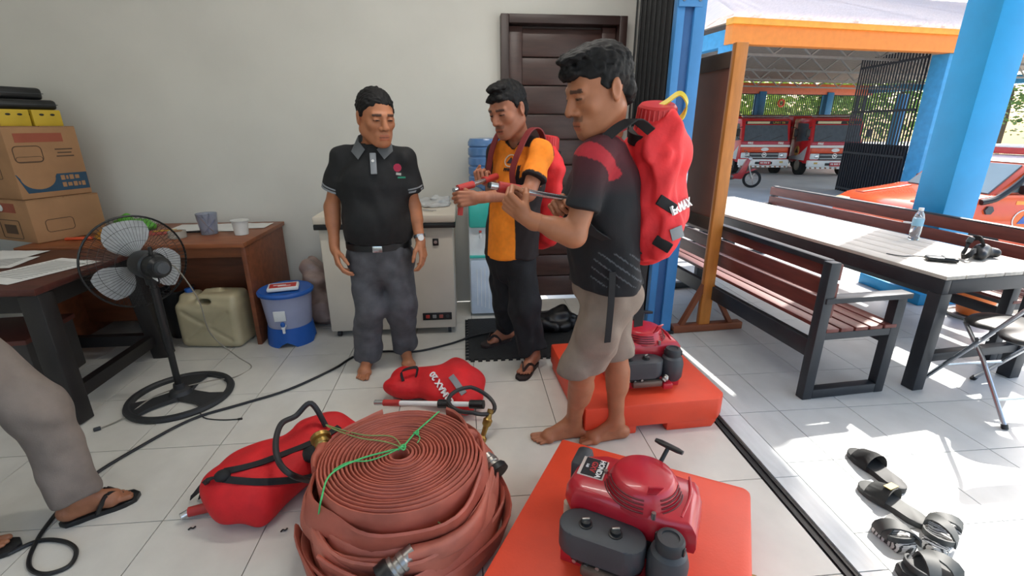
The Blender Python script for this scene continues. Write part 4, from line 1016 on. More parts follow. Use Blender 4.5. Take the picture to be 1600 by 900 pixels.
# bottle, pouch, holster on the table
bt = thing('water_bottle', 'clear plastic water bottle with blue label on the porch table', 'bottle', gz(1427, 374, TZ))
G().lathe([(0, 0), (.03, .0), (.033, .006), (.031, .03), (.033, .05), (.032, .12), (.033, .15), (.026, .18), (.014, .2), (.013, .215), (0, .215)], 24).obj('bottle_body', mat('clear_bottle', 'E4EEF2', .08, trans=.85, var=0), bt)
G().lathe([(.0335, .1), (.0335, .15)], 24).obj('label_band', mat('pale_blue_label', '8FC1DC', .4), bt)
G().lathe([(.0155, .205), (.0155, .224), (0, .224)], 18).obj('cap', M_white, bt)
p = gz(1470, 408, TZ)
pk_ = thing('phone_pouch', 'flat black pouch on the porch table beside the holster', 'pouch', p, -.5)
G().box((0, 0, .014), (.15, .07, .026), bev=.009).obj('pouch_body', M_black, pk_); G().box((.03, 0, .0285), (.05, .072, .003), bev=.001).obj('flap', M_grey, pk_)
hl = thing('belt_holster', 'black belt holster with looped strap on the porch table', 'holster', gz(1525, 404, TZ), .3)
s = SDF((-.16, -.12, -.01), (.18, .12, .14), .006)
s.cone((-.02, -.02, .03), (.1, .0, .035), .035, .028, k=.02).cone((.05, .03, .03), (.12, -.03, .03), .03, k=.02).ell((.03, 0, .06), (.06, .035, .03), k=.02).cut((0, 0, .001), (0, 0, -1))
np_mesh('holster_body', [s.mesh()], M_black, hl)
P = spline([V(-.02, .0, .05), V(-.1, -.02, .06), V(-.13, -.01, .03), V(-.1, .03, .02), V(-.03, .05, .05), V(.01, .06, .1), V(.02, .02, .12), V(.0, -.02, .08)], 6); G().ribbon(P, [V(0, .3, 1)] * len(P), .028, .006).obj('strap_loop', M_strap, hl, 0)
G().box((.0, .055, .105), (.05, .03, .035), (.3, .2, .5), bev=.006).obj('buckle', M_grey, hl)
cw = thing('charging_cord', 'thin pale cord lying on the porch table beside the pouch', 'cord', gz(1400, 400, TZ)); o = cw.location
G().tube(spline([gz(*q, TZ + .003) - o for q in ((1385, 396), (1410, 400), (1435, 400), (1455, 403))], 6), .003, 6).obj('cord', M_grey, cw)
lid = thing('bottle_top', 'small white lid on the far bench backrest', 'lid', gz(1416, 334, .815))
G().lathe([(0, 0), (.03, 0), (.03, .008), (0, .012)], 16).obj('disc', M_white, lid); lid.location = gz(1418, 348, TZ); lid['label'] = 'small white plastic lid on the porch table behind the bottle'

# flower pot behind the table
pt_ = thing('flower_pot', 'orange plastic flower pot on grey saucer beside the blue pillar', 'flower pot', (4.05, 3.25, 0))
G().lathe([(0, .03), (.1, .03), (.14, .25), (.15, .25), (.15, .28), (.135, .28), (.12, .24), (0, .24)], 28).obj('pot', mat('orange_pot', 'E0752F', .5), pt_)
G().lathe([(0, 0), (.15, 0), (.165, .03), (.15, .03), (.14, .015), (0, .015)], 28).obj('saucer', mat('grey_saucer', '8C8A86', .6), pt_)

# folding chair at the right edge
ch = thing('folding_chair', 'chrome folding chair with black padded seat facing the table', 'chair', (2.87, 2.05, 0))
M_ch = mat('chrome_tube', 'B9BCC0', .2, .95, var=.05)
s = SDF((-.24, -.24, .40), (.24, .24, .52), .008)
s.cone((-.12, -.1, .455), (.12, -.1, .455), .085, k=.05, sq=((0, 0, 1), .3)).cone((-.11, .1, .455), (.11, .1, .455), .075, k=.05, sq=((0, 0, 1), .3)).cone((0, -.12, .455), (0, .12, .455), .1, k=.05, sq=((0, 0, 1), .28))
np_mesh('seat', [s.mesh()], mat('black_vinyl', '1A191B', .35), ch)
for sx in (-1, 1):
    G().tube([V(sx * .18, .27, .012), V(sx * .19, .0, .42), V(sx * .2, -.16, .66), V(sx * .2, -.2, .8)], .011, 10).obj('back_upright', M_ch, ch)
    G().tube([V(sx * .165, -.2, .012), V(sx * .165, .0, .3), V(sx * .165, .14, .45)], .011, 10).obj('rear_leg', M_ch, ch)
    G().cyl((sx * .18, .277, .0), (sx * .18, .265, .022), .015, n=12).obj('rubber_foot', M_black, ch); G().cyl((sx * .165, -.205, 0), (sx * .165, -.195, .022), .015, n=12).obj('rubber_foot', M_black, ch)
    G().cyl((sx * .15, .02, .40), (sx * .21, .02, .40), .012, n=10).obj('pivot', M_ch, ch)
G().tube([V(-.18, .16, .18), V(.18, .16, .18)], .009, 8).obj('cross_tube', M_ch, ch); G().tube([V(-.165, -.12, .12), V(.165, -.12, .12)], .009, 8).obj('cross_tube', M_ch, ch)
s = SDF((-.26, -.3, .6), (.26, -.1, .92), .008)
s.cone((-.15, -.2, .74), (.15, -.2, .74), .085, k=.04, sq=((0, 1, 0), .22)); np_mesh('backrest', [s.mesh()], MATS['black_vinyl'], ch)

# footwear on the sunny porch floor
def slide(label, a, b, m, badge=False):
    a = Vector(a); b = Vector(b); d = (b - a); Lc = d.length; ang = math.atan2(d.y, d.x)
    t = thing('slide_sandal', label, 'sandal', a, ang, 'shoes left on the porch')
    n = 14; out = []
    for i in range(n + 1):
        f = .5 - .5 * math.cos(math.pi * i / n); wd = .053 * (1 - .28 * math.sin(math.pi * (f - .05) * 1.0) * (f < .6)) * math.sqrt(max(0, 1 - (2 * f - 1) ** 4)) * (.86 + .2 * f)
        out.append((Lc * f, wd))
    P = out + [(x, -y) for x, y in out[::-1][1:-1]]
    G().prism(P, 0, .026, bev=.004).obj('sole', m, t)
    g = G(); vs = []; N = 12
    for k, x in enumerate((Lc * .5, Lc * .62, Lc * .82)):
        h = (.072, .068, .045)[k]
        for i in range(N + 1):
            a_ = math.pi * i / N; vs.append((x, .055 * math.cos(a_) * (1, 1, .93)[k], .012 + h * math.sin(a_)))
    g.faces(vs, [(k * (N + 1) + i, k * (N + 1) + i + 1, (k + 1) * (N + 1) + i + 1, (k + 1) * (N + 1) + i) for k in range(2) for i in range(N)])
    bmesh.ops.solidify(g.bm, geom=g.bm.faces[:], thickness=.006); g.obj('strap', m, t, 60)
    if badge: G().box((Lc * .58, 0, .083), (.028, .05, .003), (0, .05, 0)).obj('badge', mat('gold_badge', 'B39B4A', .5), t, 0)
    return t
M_sl = mat('black_eva_foam', '2A2B2C', .6, var=.1)
M_sl2 = mat('dark_grey_eva_foam', '454746', .6, var=.12)
slide('black slide sandal furthest from the room threshold, next to the badged one', gz(1412, 772), gz(1328, 706), M_sl)
slide('black slide sandal with a gold badge on its strap', gz(1450, 828), gz(1342, 758), M_sl2, True)
M_camo = bpy.data.materials.new('camouflage_sole')
M_camo.use_nodes = True; n_ = M_camo.node_tree.nodes; l_ = M_camo.node_tree.links
tc_ = n_.new('ShaderNodeTexCoord'); nz_ = n_.new('ShaderNodeTexWave'); nz_.inputs['Scale'].default_value = 22; nz_.inputs['Distortion'].default_value = 9; nz_.inputs['Detail'].default_value = 3
rp_ = n_.new('ShaderNodeValToRGB'); rp_.color_ramp.elements[0].color = (.04, .04, .04, 1); rp_.color_ramp.elements[1].color = (.62, .62, .6, 1); rp_.color_ramp.elements[0].position = .2; rp_.color_ramp.elements[1].position = .4
l_.new(tc_.outputs['Object'], nz_.inputs[0]); l_.new(nz_.outputs[0], rp_.inputs[0]); l_.new(rp_.outputs[0], n_['Principled BSDF'].inputs['Base Color']); n_['Principled BSDF'].inputs['Roughness'].default_value = .7
def strap_sandal(label, a, b, m, ms):
    a = Vector(a); b = Vector(b); d = b - a; Lc = d.length; t = thing('strap_sandal', label, 'sandal', a, math.atan2(d.y, d.x), 'shoes left on the porch')
    n = 14; out = [(Lc * i / n, .052 * (1 - .25 * math.sin(math.pi * min(1, i / n / .6))) * math.sqrt(max(0, 1 - (2 * i / n - 1) ** 6))) for i in range(n + 1)]
    P = out + [(x, -y) for x, y in out[::-1][1:-1]]
    G().prism(P, 0, .03, bev=.005).obj('sole', ms, t)
    G().prism([(x * .96 + Lc * .02, y * .88) for x, y in P], .028, .034).obj('footbed', ms, t)
    for x0, tilt, h in ((.46, .9, .05), (.66, -.7, .045)):
        Q = [V(Lc * x0 + tilt * .035 * math.cos(math.pi * i / 8), .05 * math.cos(math.pi * i / 8), .022 + h * math.sin(math.pi * i / 8) ** .8) for i in range(9)]
        G().ribbon(Q, [V(1, 0, 0)] * 9, .045, .007).obj('strap', m, t, 30)
    Q = [V(Lc * .34 - Lc * .2 * math.sin(math.pi * i / 8), .047 * math.cos(math.pi * i / 8), .036 + .012 * math.sin(math.pi * i / 8)) for i in range(9)]
    G().ribbon(Q, [V(0, 0, 1)] * 9, .022, .006).obj('heel_strap', m, t, 30)
strap_sandal('camouflage-soled strap sandal beside the stone threshold', gz(1420, 868), gz(1372, 820), M_sl2, M_camo)
strap_sandal('camouflage-soled strap sandal furthest right among the shoes', gz(1455, 868), gz(1478, 812), M_sl2, M_camo)
strap_sandal('dark grey strap sandal at the bottom edge below the others', gz(1405, 905), gz(1490, 888), M_sl2, M_sl)

# ================================================================ YARD
GZ = -.55
# orange pickup behind the pillar
M_car = mat('orange_car_paint', 'E0562C', .22, var=.03, coat=.6)
M_glass = mat('dark_window_glass', '7F9296', .06, var=.05, scale=2)
M_tyre = mat('tyre_rubber', '1C1C1D', .8)
M_carw = mat('white_car_paint', 'E9E6E0', .25, coat=.5)
car = thing('pickup_car', 'orange rescue pickup with white roof and snorkel behind the blue pillar', 'car', (6.02, 5.95, GZ), R(-6))
W = 1.72
def side_prism(poly, y0, y1): # polygon in x-z extruded along y
    return Matrix(((1, 0, 0, 0), (0, 0, -1, 0), (0, 1, 0, 0), (0, 0, 0, 1))), -y1, -y0
def xz(poly, y0, y1, bev=0):
    M, a, b = side_prism(poly, y0, y1); return G().prism(poly, a, b, M, bev)
xz([(.05, .42), (.0, .7), (.04, .9), (.2, .99), (1.05, 1.12), (1.3, 1.13), (3.1, 1.13), (4.9, 1.1), (4.9, .5), (4.7, .4)], 0, W, .06).obj('body_shell', M_car, car, 40)
xz([(1.05, 1.08), (1.5, 1.52), (1.75, 1.58), (2.9, 1.58), (3.15, 1.5), (3.3, 1.08)], .08, W - .08, .05).obj('cabin', M_car, car, 40)
xz([(1.5, 1.53), (1.75, 1.61), (2.9, 1.61), (3.16, 1.53)], .12, W - .12, .02).obj('roof', M_carw, car, 40)
# windscreen, side glass
def pane(o, pts, m, name='window', th=.012):
    pts = [Vector(p) for p in pts]; n = (pts[1] - pts[0]).cross(pts[2] - pts[0]).normalized(); k = len(pts)
    g = G(); g.faces([p - n * th for p in pts] + [p + n * th for p in pts], [tuple(range(k))[::-1], tuple(range(k, 2 * k))] + [(i, (i + 1) % k, k + (i + 1) % k, k + i) for i in range(k)]); return g.obj(name, m, o, 0)
ws = pane(car, [(1.08, .15, 1.13), (1.08, W - .15, 1.13), (1.47, W - .2, 1.5), (1.47, .2, 1.5)], M_glass, 'windscreen')
for y in (.075, W - .075):
    pane(car, [(1.32, y, 1.16), (2.1, y, 1.16), (2.1, y, 1.5), (1.65, y, 1.5)], M_glass, 'side_window'); pane(car, [(2.2, y, 1.16), (3.1, y, 1.16), (3.0, y, 1.5), (2.2, y, 1.5)], M_glass, 'side_window')
    sgn = -1 if y < 1 else 1
    G().box((1.42, y + sgn * .1, 1.2), (.1, .16, .12), bev=.03).obj('wing_mirror', M_black, car)
    G().box((2.05, y + sgn * .085 - sgn * .01, 1.0), (.14, .03, .03), bev=.01).obj('door_handle', M_black, car)
    for x in (.95, 3.95):
        wl_ = G().cyl((x, y - .02 * sgn - .1, .36), (x, y - .02 * sgn + .1, .36), .36, n=28).obj('wheel', M_tyre, car)
        G().cyl((x, y + sgn * .075, .36), (x, y + sgn * .095, .36), .2, n=20).obj('hub', M_alu, wl_)
G().tube(spline([V(.85, -.03, 1.04), V(1.05, -.035, 1.1), V(1.3, -.01, 1.3), V(1.5, .05, 1.5)], 6), .04, 10).obj('snorkel', M_black, car)
G().box((1.5, .05, 1.56), (.15, .09, .13), bev=.02).obj('snorkel_head', M_black, car)
G().cyl((1.0, -.0, .93), (1.0, -.03, .93), .06, n=6).obj('side_marker', M_grey, car)
G().box((1.9, W / 2, 1.67), (.3, 1.2, .09), bev=.02).obj('light_bar', mat('red_light_bar', 'C2302B', .25), car); G().box((1.9, W / 2 - .0, 1.73), (.26, .6, .04), bev=.015).obj('light_bar_cover', M_white, car)
em = G().cyl((1.5, -.004, .8), (1.5, -.012, .8), .14, n=32).obj('door_emblem', mat('emblem_white', 'E7E2DA', .4), car)
G().cyl((1.5, -.01, .8), (1.5, -.016, .8), .125, n=32).obj('emblem_disc', mat('emblem_orange', 'E06A2C', .4), em)
g = G(); g.prism([(-.075, -.05), (.075, -.05), (0, .075)], 0, .004, Matrix(((1, 0, 0, 1.5), (0, 0, -1, -.017), (0, 1, 0, .8), (0, 0, 0, 1)))); g.obj('emblem_triangle', mat('emblem_blue', '2E5EA8', .4), em, 0)
G().box((1.6, -.002, 1.03), (.5, .006, .05)).obj('orange_flash', mat('flash_yellow', 'F09A3A', .4), car, 0)
G().box((.0, W / 2, .55), (.16, W, .22), bev=.05).obj('bumper', mat('bumper_grey', '77787A', .5), car)
G().box((.0, W / 2, .83), (.08, 1.1, .1), bev=.02).obj('grille', M_grey, car)
for y in (.2, W - .2): G().box((.05, y, .84), (.14, .3, .14), bev=.04).obj('headlight', mat('headlight_cream', 'D8C9A0', .15), car)
for y in (.28, W - .28): G().box((.6, y, 1.055), (.75, .2, .02), (0, -.15, 0), bev=.008).obj('bonnet_ridge', M_car, car)

# fire engines
M_fire = mat('fire_engine_red', 'D02A30', .28, var=.04, coat=.4)
M_oran = mat('fire_orange_red', 'E0552F', .3)
M_pink = mat('pink_band', 'C24A5C', .5)
M_cream = mat('cream_visor', 'D9CFA6', .5)
def truck(label, loc, rz, unit):
    t = thing('fire_engine', label, 'fire engine', loc, rz, 'fire engines under the carport')
    # local: front at y = 0 facing -y, x across
    w = 1.0; Myz = Matrix(((0, 0, 1, 0), (1, 0, 0, 0), (0, 1, 0, 0), (0, 0, 0, 1)))
    G().prism([(0, .5), (0.0, 1.25), (.22, 2.2), (.3, 2.28), (1.65, 2.28), (1.65, .5)], -w, w, Myz, .05).obj('cab', M_fire, t, 40)
    G().box((0, 4.0, 1.55), (2.0, 4.4, 1.7), bev=.05).obj('equipment_body', M_fire, t)
    G().box((0, 3.2, .6), (.9, 5.6, .3)).obj('chassis', M_blackmetal, t, 0)
    pane(t, [(-.9, -.0, 1.38), (.9, -.0, 1.38), (.86, .175, 2.02), (-.86, .175, 2.02)], mat('windscreen_dark', '5C6670', .08), 'windscreen')
    G().bar((-.86, .16, 2.12), (.86, .16, 2.12), .04, .12, (0, -.3, 1)).obj('sun_visor', mat('visor_dark', '2C2A28', .4), t, 0)
    G().bar((-.8, .135, 2.12), (.1, .135, 2.12), .02, .09, (0, -.3, 1)).obj('visor_sign', M_cream, t, 0)
    text(unit, .14, mat('visor_yellow', 'C9A94A', .5), t, basis((.48, .12, 2.12), (1, 0, 0), (0, .3, 1)), .004)
    G().box((0, -.01, 1.3), (1.96, .03, .1), bev=.01).obj('name_band', M_pink, t)
    for x in (-.62, .62):
        text('FIRE', .12, M_white, t, basis((x, -.028, 1.3), (1, 0, 0), (0, 0, 1)), .003, bold=.004)
    G().box((0, -.03, 1.19), (2.02, .06, .1), bev=.02).obj('white_stripe', M_white, t)
    G().box((0, -.012, 1.03), (1.9, .05, .2), bev=.02).obj('lower_panel', M_oran, t)
    G().ball((0, -.045, 1.05), (.16, .012, .075), 16).obj('badge_disc', M_white, t)
    G().box((0, -.012, .79), (1.2, .07, .26), bev=.03).obj('grille', M_grey, t)
    G().lathe([(.075, 0), (.095, 0), (.095, .02), (.075, .02), (.075, 0)], 20, Matrix.Translation((0, -.04, .83)) @ Matrix.Rotation(R(90), 4, 'X')).obj('maker_badge', M_chrome, t)
    G().box((0, -.055, .83), (.09, .02, .03)).obj('maker_badge_bar', M_chrome, t, 0)
    for z in (.72, .86): G().box((0, -.05, z), (1.15, .02, .03)).obj('grille_bar', mat('grille_silver', '9EA1A4', .35, .6), t, 0)
    for s in (-1, 1):
        h = G().box((s * .77, -.02, .8), (.36, .09, .24), bev=.05).obj('headlight', mat('headlight_glass', 'DDE3E6', .12), t); G().ball((s * .72, -.06, .8), (.09, .02, .08), 12).obj('reflector', M_chrome, h)
        wl_ = G().cyl((s * .78, .8, .4), (s * 1.0, .8, .4), .4, n=28).obj('wheel', M_tyre, t); G().cyl((s * .99, .8, .4), (s * 1.01, .8, .4), .22, n=18).obj('hub', M_alu, wl_)
        wl_ = G().cyl((s * .7, 4.6, .4), (s * 1.0, 4.6, .4), .4, n=28).obj('wheel', M_tyre, t)
        pane(t, [(s * 1.004, .22, 1.42), (s * 1.004, 1.2, 1.35), (s * 1.004, 1.25, 2.1), (s * 1.004, .42, 2.08)], MATS['windscreen_dark'], 'side_window')
        e = G().cyl((s * 1.0, 1.0, .98), (s * 1.012, 1.0, .98), .2, n=28).obj('door_emblem', mat('emblem_gold', 'D2A45A', .5), t)
        g = G(); g.prism([(.87, .9), (1.13, .9), (1.0, 1.1)], min(s * 1.012, s * 1.02), max(s * 1.012, s * 1.02), Myz); g.obj('emblem_triangle', M_black, e, 0)
        g = G(); g.prism([(.2, 1.2), (.3, .62), (1.6, .62), (1.6, .7), (.75, .85)], min(s * 1.002, s * 1.006), max(s * 1.002, s * 1.006), Myz); g.obj('white_sweep', mat('pale_grey_vinyl', 'BFC0C2', .4), t, 0)
        G().tube([V(s * .98, .15, 1.95), V(s * 1.18, .02, 1.9), V(s * 1.18, .0, 1.5), V(s * 1.0, .1, 1.45)], .015, 6).obj('mirror_arm', M_black, t); G().box((s * 1.18, 0, 1.72), (.16, .06, .3), bev=.02).obj('mirror', M_black, t)
    G().box((0, -.03, .52), (2.05, .16, .26), bev=.03).obj('bumper', M_white, t)
    G().box((0, -.12, .5), (.7, .03, .1), bev=.01).obj('bumper_slot', M_black, t)
    nplate = G().box((.05, -.14, .5), (.46, .02, .15), bev=.005).obj('number_plate', mat('red_plate', 'B8323A', .4), t); 
    [G().box((.05 - .17 + .055 * k, -.152, .51), (.03, .004, .07)).obj('plate_character', M_white, nplate, 0) for k in (0, 1, 2.4, 3.4, 4.4, 5.8)]
    for s in (-1, 1): G().box((s * .72, -.115, .54), (.14, .03, .07), bev=.01).obj('fog_light', mat('amber_lens', 'D2B05A', .3), t)
    st_ = G().box((0, -.06, .35), (2.0, .1, .07), bev=.01).obj('hazard_strip', M_white, t)
    for k in range(10): G().box((-.9 + .2 * k, -.113, .35), (.08, .006, .06), (0, .3, 0)).obj('hazard_stripe', mat('hazard_brown', '9A6A4A', .5), st_, 0)
    G().tube([V(-.95, .4, 2.36), V(.95, .4, 2.36)], .04, 8).obj('roof_rail', M_chrome, t); G().box((0, .55, 2.36), (1.5, .3, .12), bev=.03).obj('light_bar', mat('dark_red_bar', '6E2022', .3), t)
    for s in (-.4, .4): G().bar((s * 1.1 - .3, -.015, 1.4), (s * 1.1 + .25, .05, 1.62), .015, .015).obj('wiper', M_black, t, 0)
    return t
q = gz(1296, 276, GZ); truck('red and white fire engine fully in view under the carport', (q.x, q.y, GZ), R(-9), 'UNIT')
q = gz(1188, 273, GZ); truck('red and white fire engine half hidden by the notice board post', (q.x, q.y, GZ), R(-9), 'UNIT 06')

# motorbikes
def motorbike(label, loc, rz, c):
    t = thing('motorbike', label, 'motorbike', loc, rz); m = mat('bike_' + c, c, .3, coat=.4)
    for x in (-.6, .62):
        g = G(); g.tube([V(x + .25 * math.cos(a), 0, .29 + .25 * math.sin(a)) for a in np.linspace(0, 6.283, 29)[:-1]], .042, 8, True); w_ = g.obj('wheel', M_tyre, t)
        g = G(); [g.bar((x, 0, .29), (x + .22 * math.cos(a), 0, .29 + .22 * math.sin(a)), .02, .015, (0, 1, 0)) for a in np.linspace(0, 6.283, 6)[:-1]]; g.cyl((x, -.05, .29), (x, .05, .29), .05); g.obj('hub', M_alu, w_)
    for s in (-1, 1): G().cyl((.62, s * .07, .29), (.42, s * .06, .85), .02, n=8).obj('fork', M_alu, t)
    Mx = Matrix(((1, 0, 0, 0), (0, 0, -1, 0), (0, 1, 0, 0), (0, 0, 0, 1)))
    G().prism([(.5, .95), (.38, .98), (.2, .45), (-.15, .4), (-.2, .3), (.3, .28), (.4, .5)], -.12, .12, Mx, .03).obj('leg_shield', m, t)
    G().prism([(-.05, .62), (-.9, .75), (-.95, .68), (-.5, .45), (-.1, .42)], -.11, .11, Mx, .03).obj('tail_fairing', m, t)
    G().prism([(.02, .7), (-.1, .76), (-.75, .82), (-.8, .76), (-.1, .66)], -.12, .12, Mx, .03).obj('seat', M_black, t)
    G().prism([(.75, .62), (.62, .64), (.38, .5), (.4, .45), (.62, .58)], -.07, .07, Mx, .01).obj('mudguard', m, t)
    G().cyl((.4, -.32, 1.02), (.4, .32, 1.02), .016, n=8).obj('handlebar', M_black, t); G().ball((.47, 0, .95), (.08, .13, .08), 12).obj('headlight', mat('bike_lamp', 'CFD6DA', .15), t)
    for s in (-1, 1):
        G().cyl((.38, s * .25, 1.03), (.32, s * .3, 1.17), .007, n=6).ball((.31, s * .31, 1.2), (.015, .06, .04), 10).obj('mirror', M_black, t)
    G().ball((-.05, 0, .36), (.2, .14, .12), 12).obj('engine', M_eng, t); G().cyl((-.2, -.13, .28), (-.8, -.16, .38), .04, .05, 10).obj('exhaust', M_grey, t)
q = gz(1150, 292, GZ); motorbike('red motorbike parked in front of the left fire engine', (q.x - .2, q.y, GZ), R(-25), 'A8262A')
q = gz(1385, 268, GZ); motorbike('dark motorbike in the shade right of the fire engines', (q.x, q.y, GZ), R(150), '3A3D42')

# carport
cpt = thing('carport', 'open carport with pale corrugated roof, orange fascia and blue columns', 'carport', (11.85, 11.73, GZ), R(7.7))
# local: x to the right along the front, y to the back; front right column at the origin
M_or = mat('orange_fascia_paint', 'E0842F', .5, var=.04); M_oryel = mat('yellow_fascia_trim', 'E3A23C', .5)
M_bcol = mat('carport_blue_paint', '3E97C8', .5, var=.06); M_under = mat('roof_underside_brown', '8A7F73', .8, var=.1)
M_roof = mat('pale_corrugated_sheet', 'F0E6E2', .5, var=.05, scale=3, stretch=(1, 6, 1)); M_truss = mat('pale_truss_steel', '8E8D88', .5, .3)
WX, DY, HB, XR = 6.0, 13.0, 3.65, 12.0
_ci = Matrix.Translation(cpt.location) @ Matrix.Rotation(R(7.7), 4, 'Z'); _ci = _ci.inverted()
RC = [(_ci @ at(px, 150, 24.5 + k * .6)).x for k, px in enumerate((1120, 1193, 1298, 1420))]
for x in (0, -WX, 7.5):
    G().box((x, .15, HB / 2), (.42, .42, HB), bev=.01).obj('column', M_bcol, cpt)
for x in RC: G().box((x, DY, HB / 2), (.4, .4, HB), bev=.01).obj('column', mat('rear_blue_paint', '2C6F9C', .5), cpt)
G().box(((XR - WX) / 2, 0, HB + .19), (WX + XR + .5, .25, .38), bev=.01).obj('fascia', M_or, cpt); G().box(((XR - WX) / 2, -.06, HB + .43), (WX + XR + .6, .25, .12), bev=.01).obj('fascia_trim', M_oryel, cpt)
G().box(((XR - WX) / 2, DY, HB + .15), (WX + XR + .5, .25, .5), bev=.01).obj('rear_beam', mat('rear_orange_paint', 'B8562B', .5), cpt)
for x in (XR, -WX): G().box((x, DY / 2, HB + .17), (.25, DY, .34), bev=.01).obj('side_beam', M_bcol, cpt)
# corrugated roof: real waves, hipped
def corr(name, P00, P10, P01, P11, n, amp=.03):
    P00, P10, P01, P11 = map(Vector, (P00, P10, P01, P11)); nn = (P10 - P00).cross(P01 - P00).normalized(); vs = []
    for i in range(n + 1):
        f = i / n; o_ = nn * (amp * (1 if i % 2 else -1))
        vs += [P00.lerp(P10, f) + o_, P01.lerp(P11, f) + o_]
    g = G(); g.faces(vs, [(2 * i, 2 * i + 2, 2 * i + 3, 2 * i + 1) for i in range(n)]); bmesh.ops.solidify(g.bm, geom=g.bm.faces[:], thickness=.01); return g.obj(name, M_roof, cpt, 20)
ze = HB + .52; zr = ze + 2.3; hx = 3.2
corr('roof_slope', (-WX - .4, -.35, ze), (XR + .6, -.35, ze), (-WX - .4 + hx, 6.5, zr), (XR - hx, 6.5, zr), 220)
corr('roof_slope', (-WX - .4, DY + .4, ze), (-WX - .4, -.35, ze), (-WX - .4 + hx, 6.5, zr), (-WX - .4 + hx, 6.5, zr - .001), 90, .0006)
corr('roof_slope', (XR + .6, -.35, ze), (XR + .6, DY + .4, ze), (XR - hx, 6.5, zr), (XR - hx, 6.5, zr - .001), 90)
corr('roof_slope', (XR + .6, DY + .4, ze), (-WX - .4, DY + .4, ze), (XR - hx, 6.5, zr), (-WX - .4 + hx, 6.5, zr), 90)
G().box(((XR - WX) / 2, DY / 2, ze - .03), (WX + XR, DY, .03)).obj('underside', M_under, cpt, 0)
for k in range(4):
    y = 1.6 + 3.0 * k; tr_ = G().box(((XR - WX) / 2, y, HB + .05), (WX + XR, .06, .06)).obj('truss', M_truss, cpt, 0)
    g = G()
    for i in range(16):
        u = (WX + XR) / 16; g.bar((-WX + u * i, y, HB + .08), (-WX + u * (i + .5), y, ze - .05), .04, .04, (0, 1, 0)).bar((-WX + u * (i + 1), y, HB + .08), (-WX + u * (i + .5), y, ze - .05), .04, .04, (0, 1, 0))
    g.obj('truss_web', M_truss, tr_, 0)
# barred screens: right side and rear
M_bar = mat('dark_bar_paint', '23262E', .6)
def bars(name, a, b, z0, z1, n, w, rails):
    a = Vector(a); b = Vector(b); g = G(); d = (b - a).normalized()
    for i in range(n + 1):
        p = a.lerp(b, i / n); g.bar(p + V(0, 0, z0), p + V(0, 0, z1), w, w, d)
    for z in rails: g.bar(a + V(0, 0, z), b + V(0, 0, z), .05, .06)
    return g.obj(name, M_bar, cpt, 0, 'stuff')
SG = _ci @ at(1341, 129, 15.0)
bars('side_gate_bars', (-.1, .5, 0), (SG.x, SG.y, 0), 0, HB + .25, 23, .032, (.1, 1.2, 2.4, HB))
G().bar((-.05, .5, .75), (SG.x + .05, SG.y, .75), .03, 1.5).obj('side_gate_panel', mat('dark_gate_panel', '2B2B33', .6), cpt, 0)
bars('rear_fence_bars', (-WX, DY + .1, 0), (XR, DY + .1, 0), 0, HB, 150, .035, (.1, 1.3, 2.5, HB - .1))
LR = _ci @ at(1240, 160, 24.6)
g = G(); g.tube([V(LR.x + .17 * math.cos(a), DY - .05, LR.z + .17 * math.sin(a)) for a in np.linspace(0, 6.283, 21)[:-1]], .05, 8, True); g.obj('life_ring', M_oran, cpt)
# trees behind
M_bark = mat('bark', '5A4A3A', .9)
def tree(label, x, y, h, r, c, seed, n=1500):
    t = thing('tree', label, 'tree', (x, y, GZ), 0, 'trees behind the carport'); rg = np.random.RandomState(seed)
    G().tube([V(0, 0, 0), V(.1, .05, h * .35), V(0, .1, h * .7)], [.18, .14, .08], 8).obj('trunk', M_bark, t)
    cl_ = rg.normal(size=(14, 3)) * np.array((r * .38, r * .38, h * .18)) + np.array((0, 0, h * .62))
    g = G()
    for i in range(n):
        c0 = cl_[rg.randint(14)]; p = c0 + rg.normal(size=3) * r * .2; s_ = .12 + .12 * rg.rand(); a = Vector(rg.normal(size=3)).normalized(); x_, y_, _ = frame(a); p = Vector(p)
        g.faces([p - x_ * s_, p - y_ * s_ * .5, p + x_ * s_, p + y_ * s_ * .5], [(0, 1, 2, 3)])
    o = g.obj('foliage', mat('leaf_' + c, c, .6, var=.3, scale=2), t, 0); o['kind'] = 'stuff'
for i, (px, Y_, h, r, c, lb) in enumerate(((1150, 30, 7, 3, 'A6C648', 'bright green tree behind the left fire engine'), (1215, 31, 6.5, 3, 'C2D656', 'yellow-green tree between the two fire engines'), (1275, 30, 7, 3, '8CB044', 'green tree behind the right fire engine'),
        (1335, 31, 6.5, 3, 'B0CC54', 'light green tree behind the dark barred gate'), (1400, 30, 7, 3.2, '7C9E40', 'dark green tree beyond the far end of the barred gate'), (1090, 30, 7, 3.4, '88A83E', 'dense green tree at the left behind the folding gate'))):
    q = at(px, 190, Y_); tree(lb, q.x, q.y, h, r, c, 40 + i)
for i, (px, Y_) in enumerate(((1470, 38), (1570, 36), (1690, 33), (1010, 40), (860, 42))):
    q = at(px, 190, Y_); tree(['distant tree right of the carport roof', 'distant tree behind the right end of the carport', 'distant tree far right beyond the carport', 'distant tree left of the carport', 'distant tree far left behind the building'][i], q.x, q.y, 7, 4, '5A7630', 60 + i, 900)

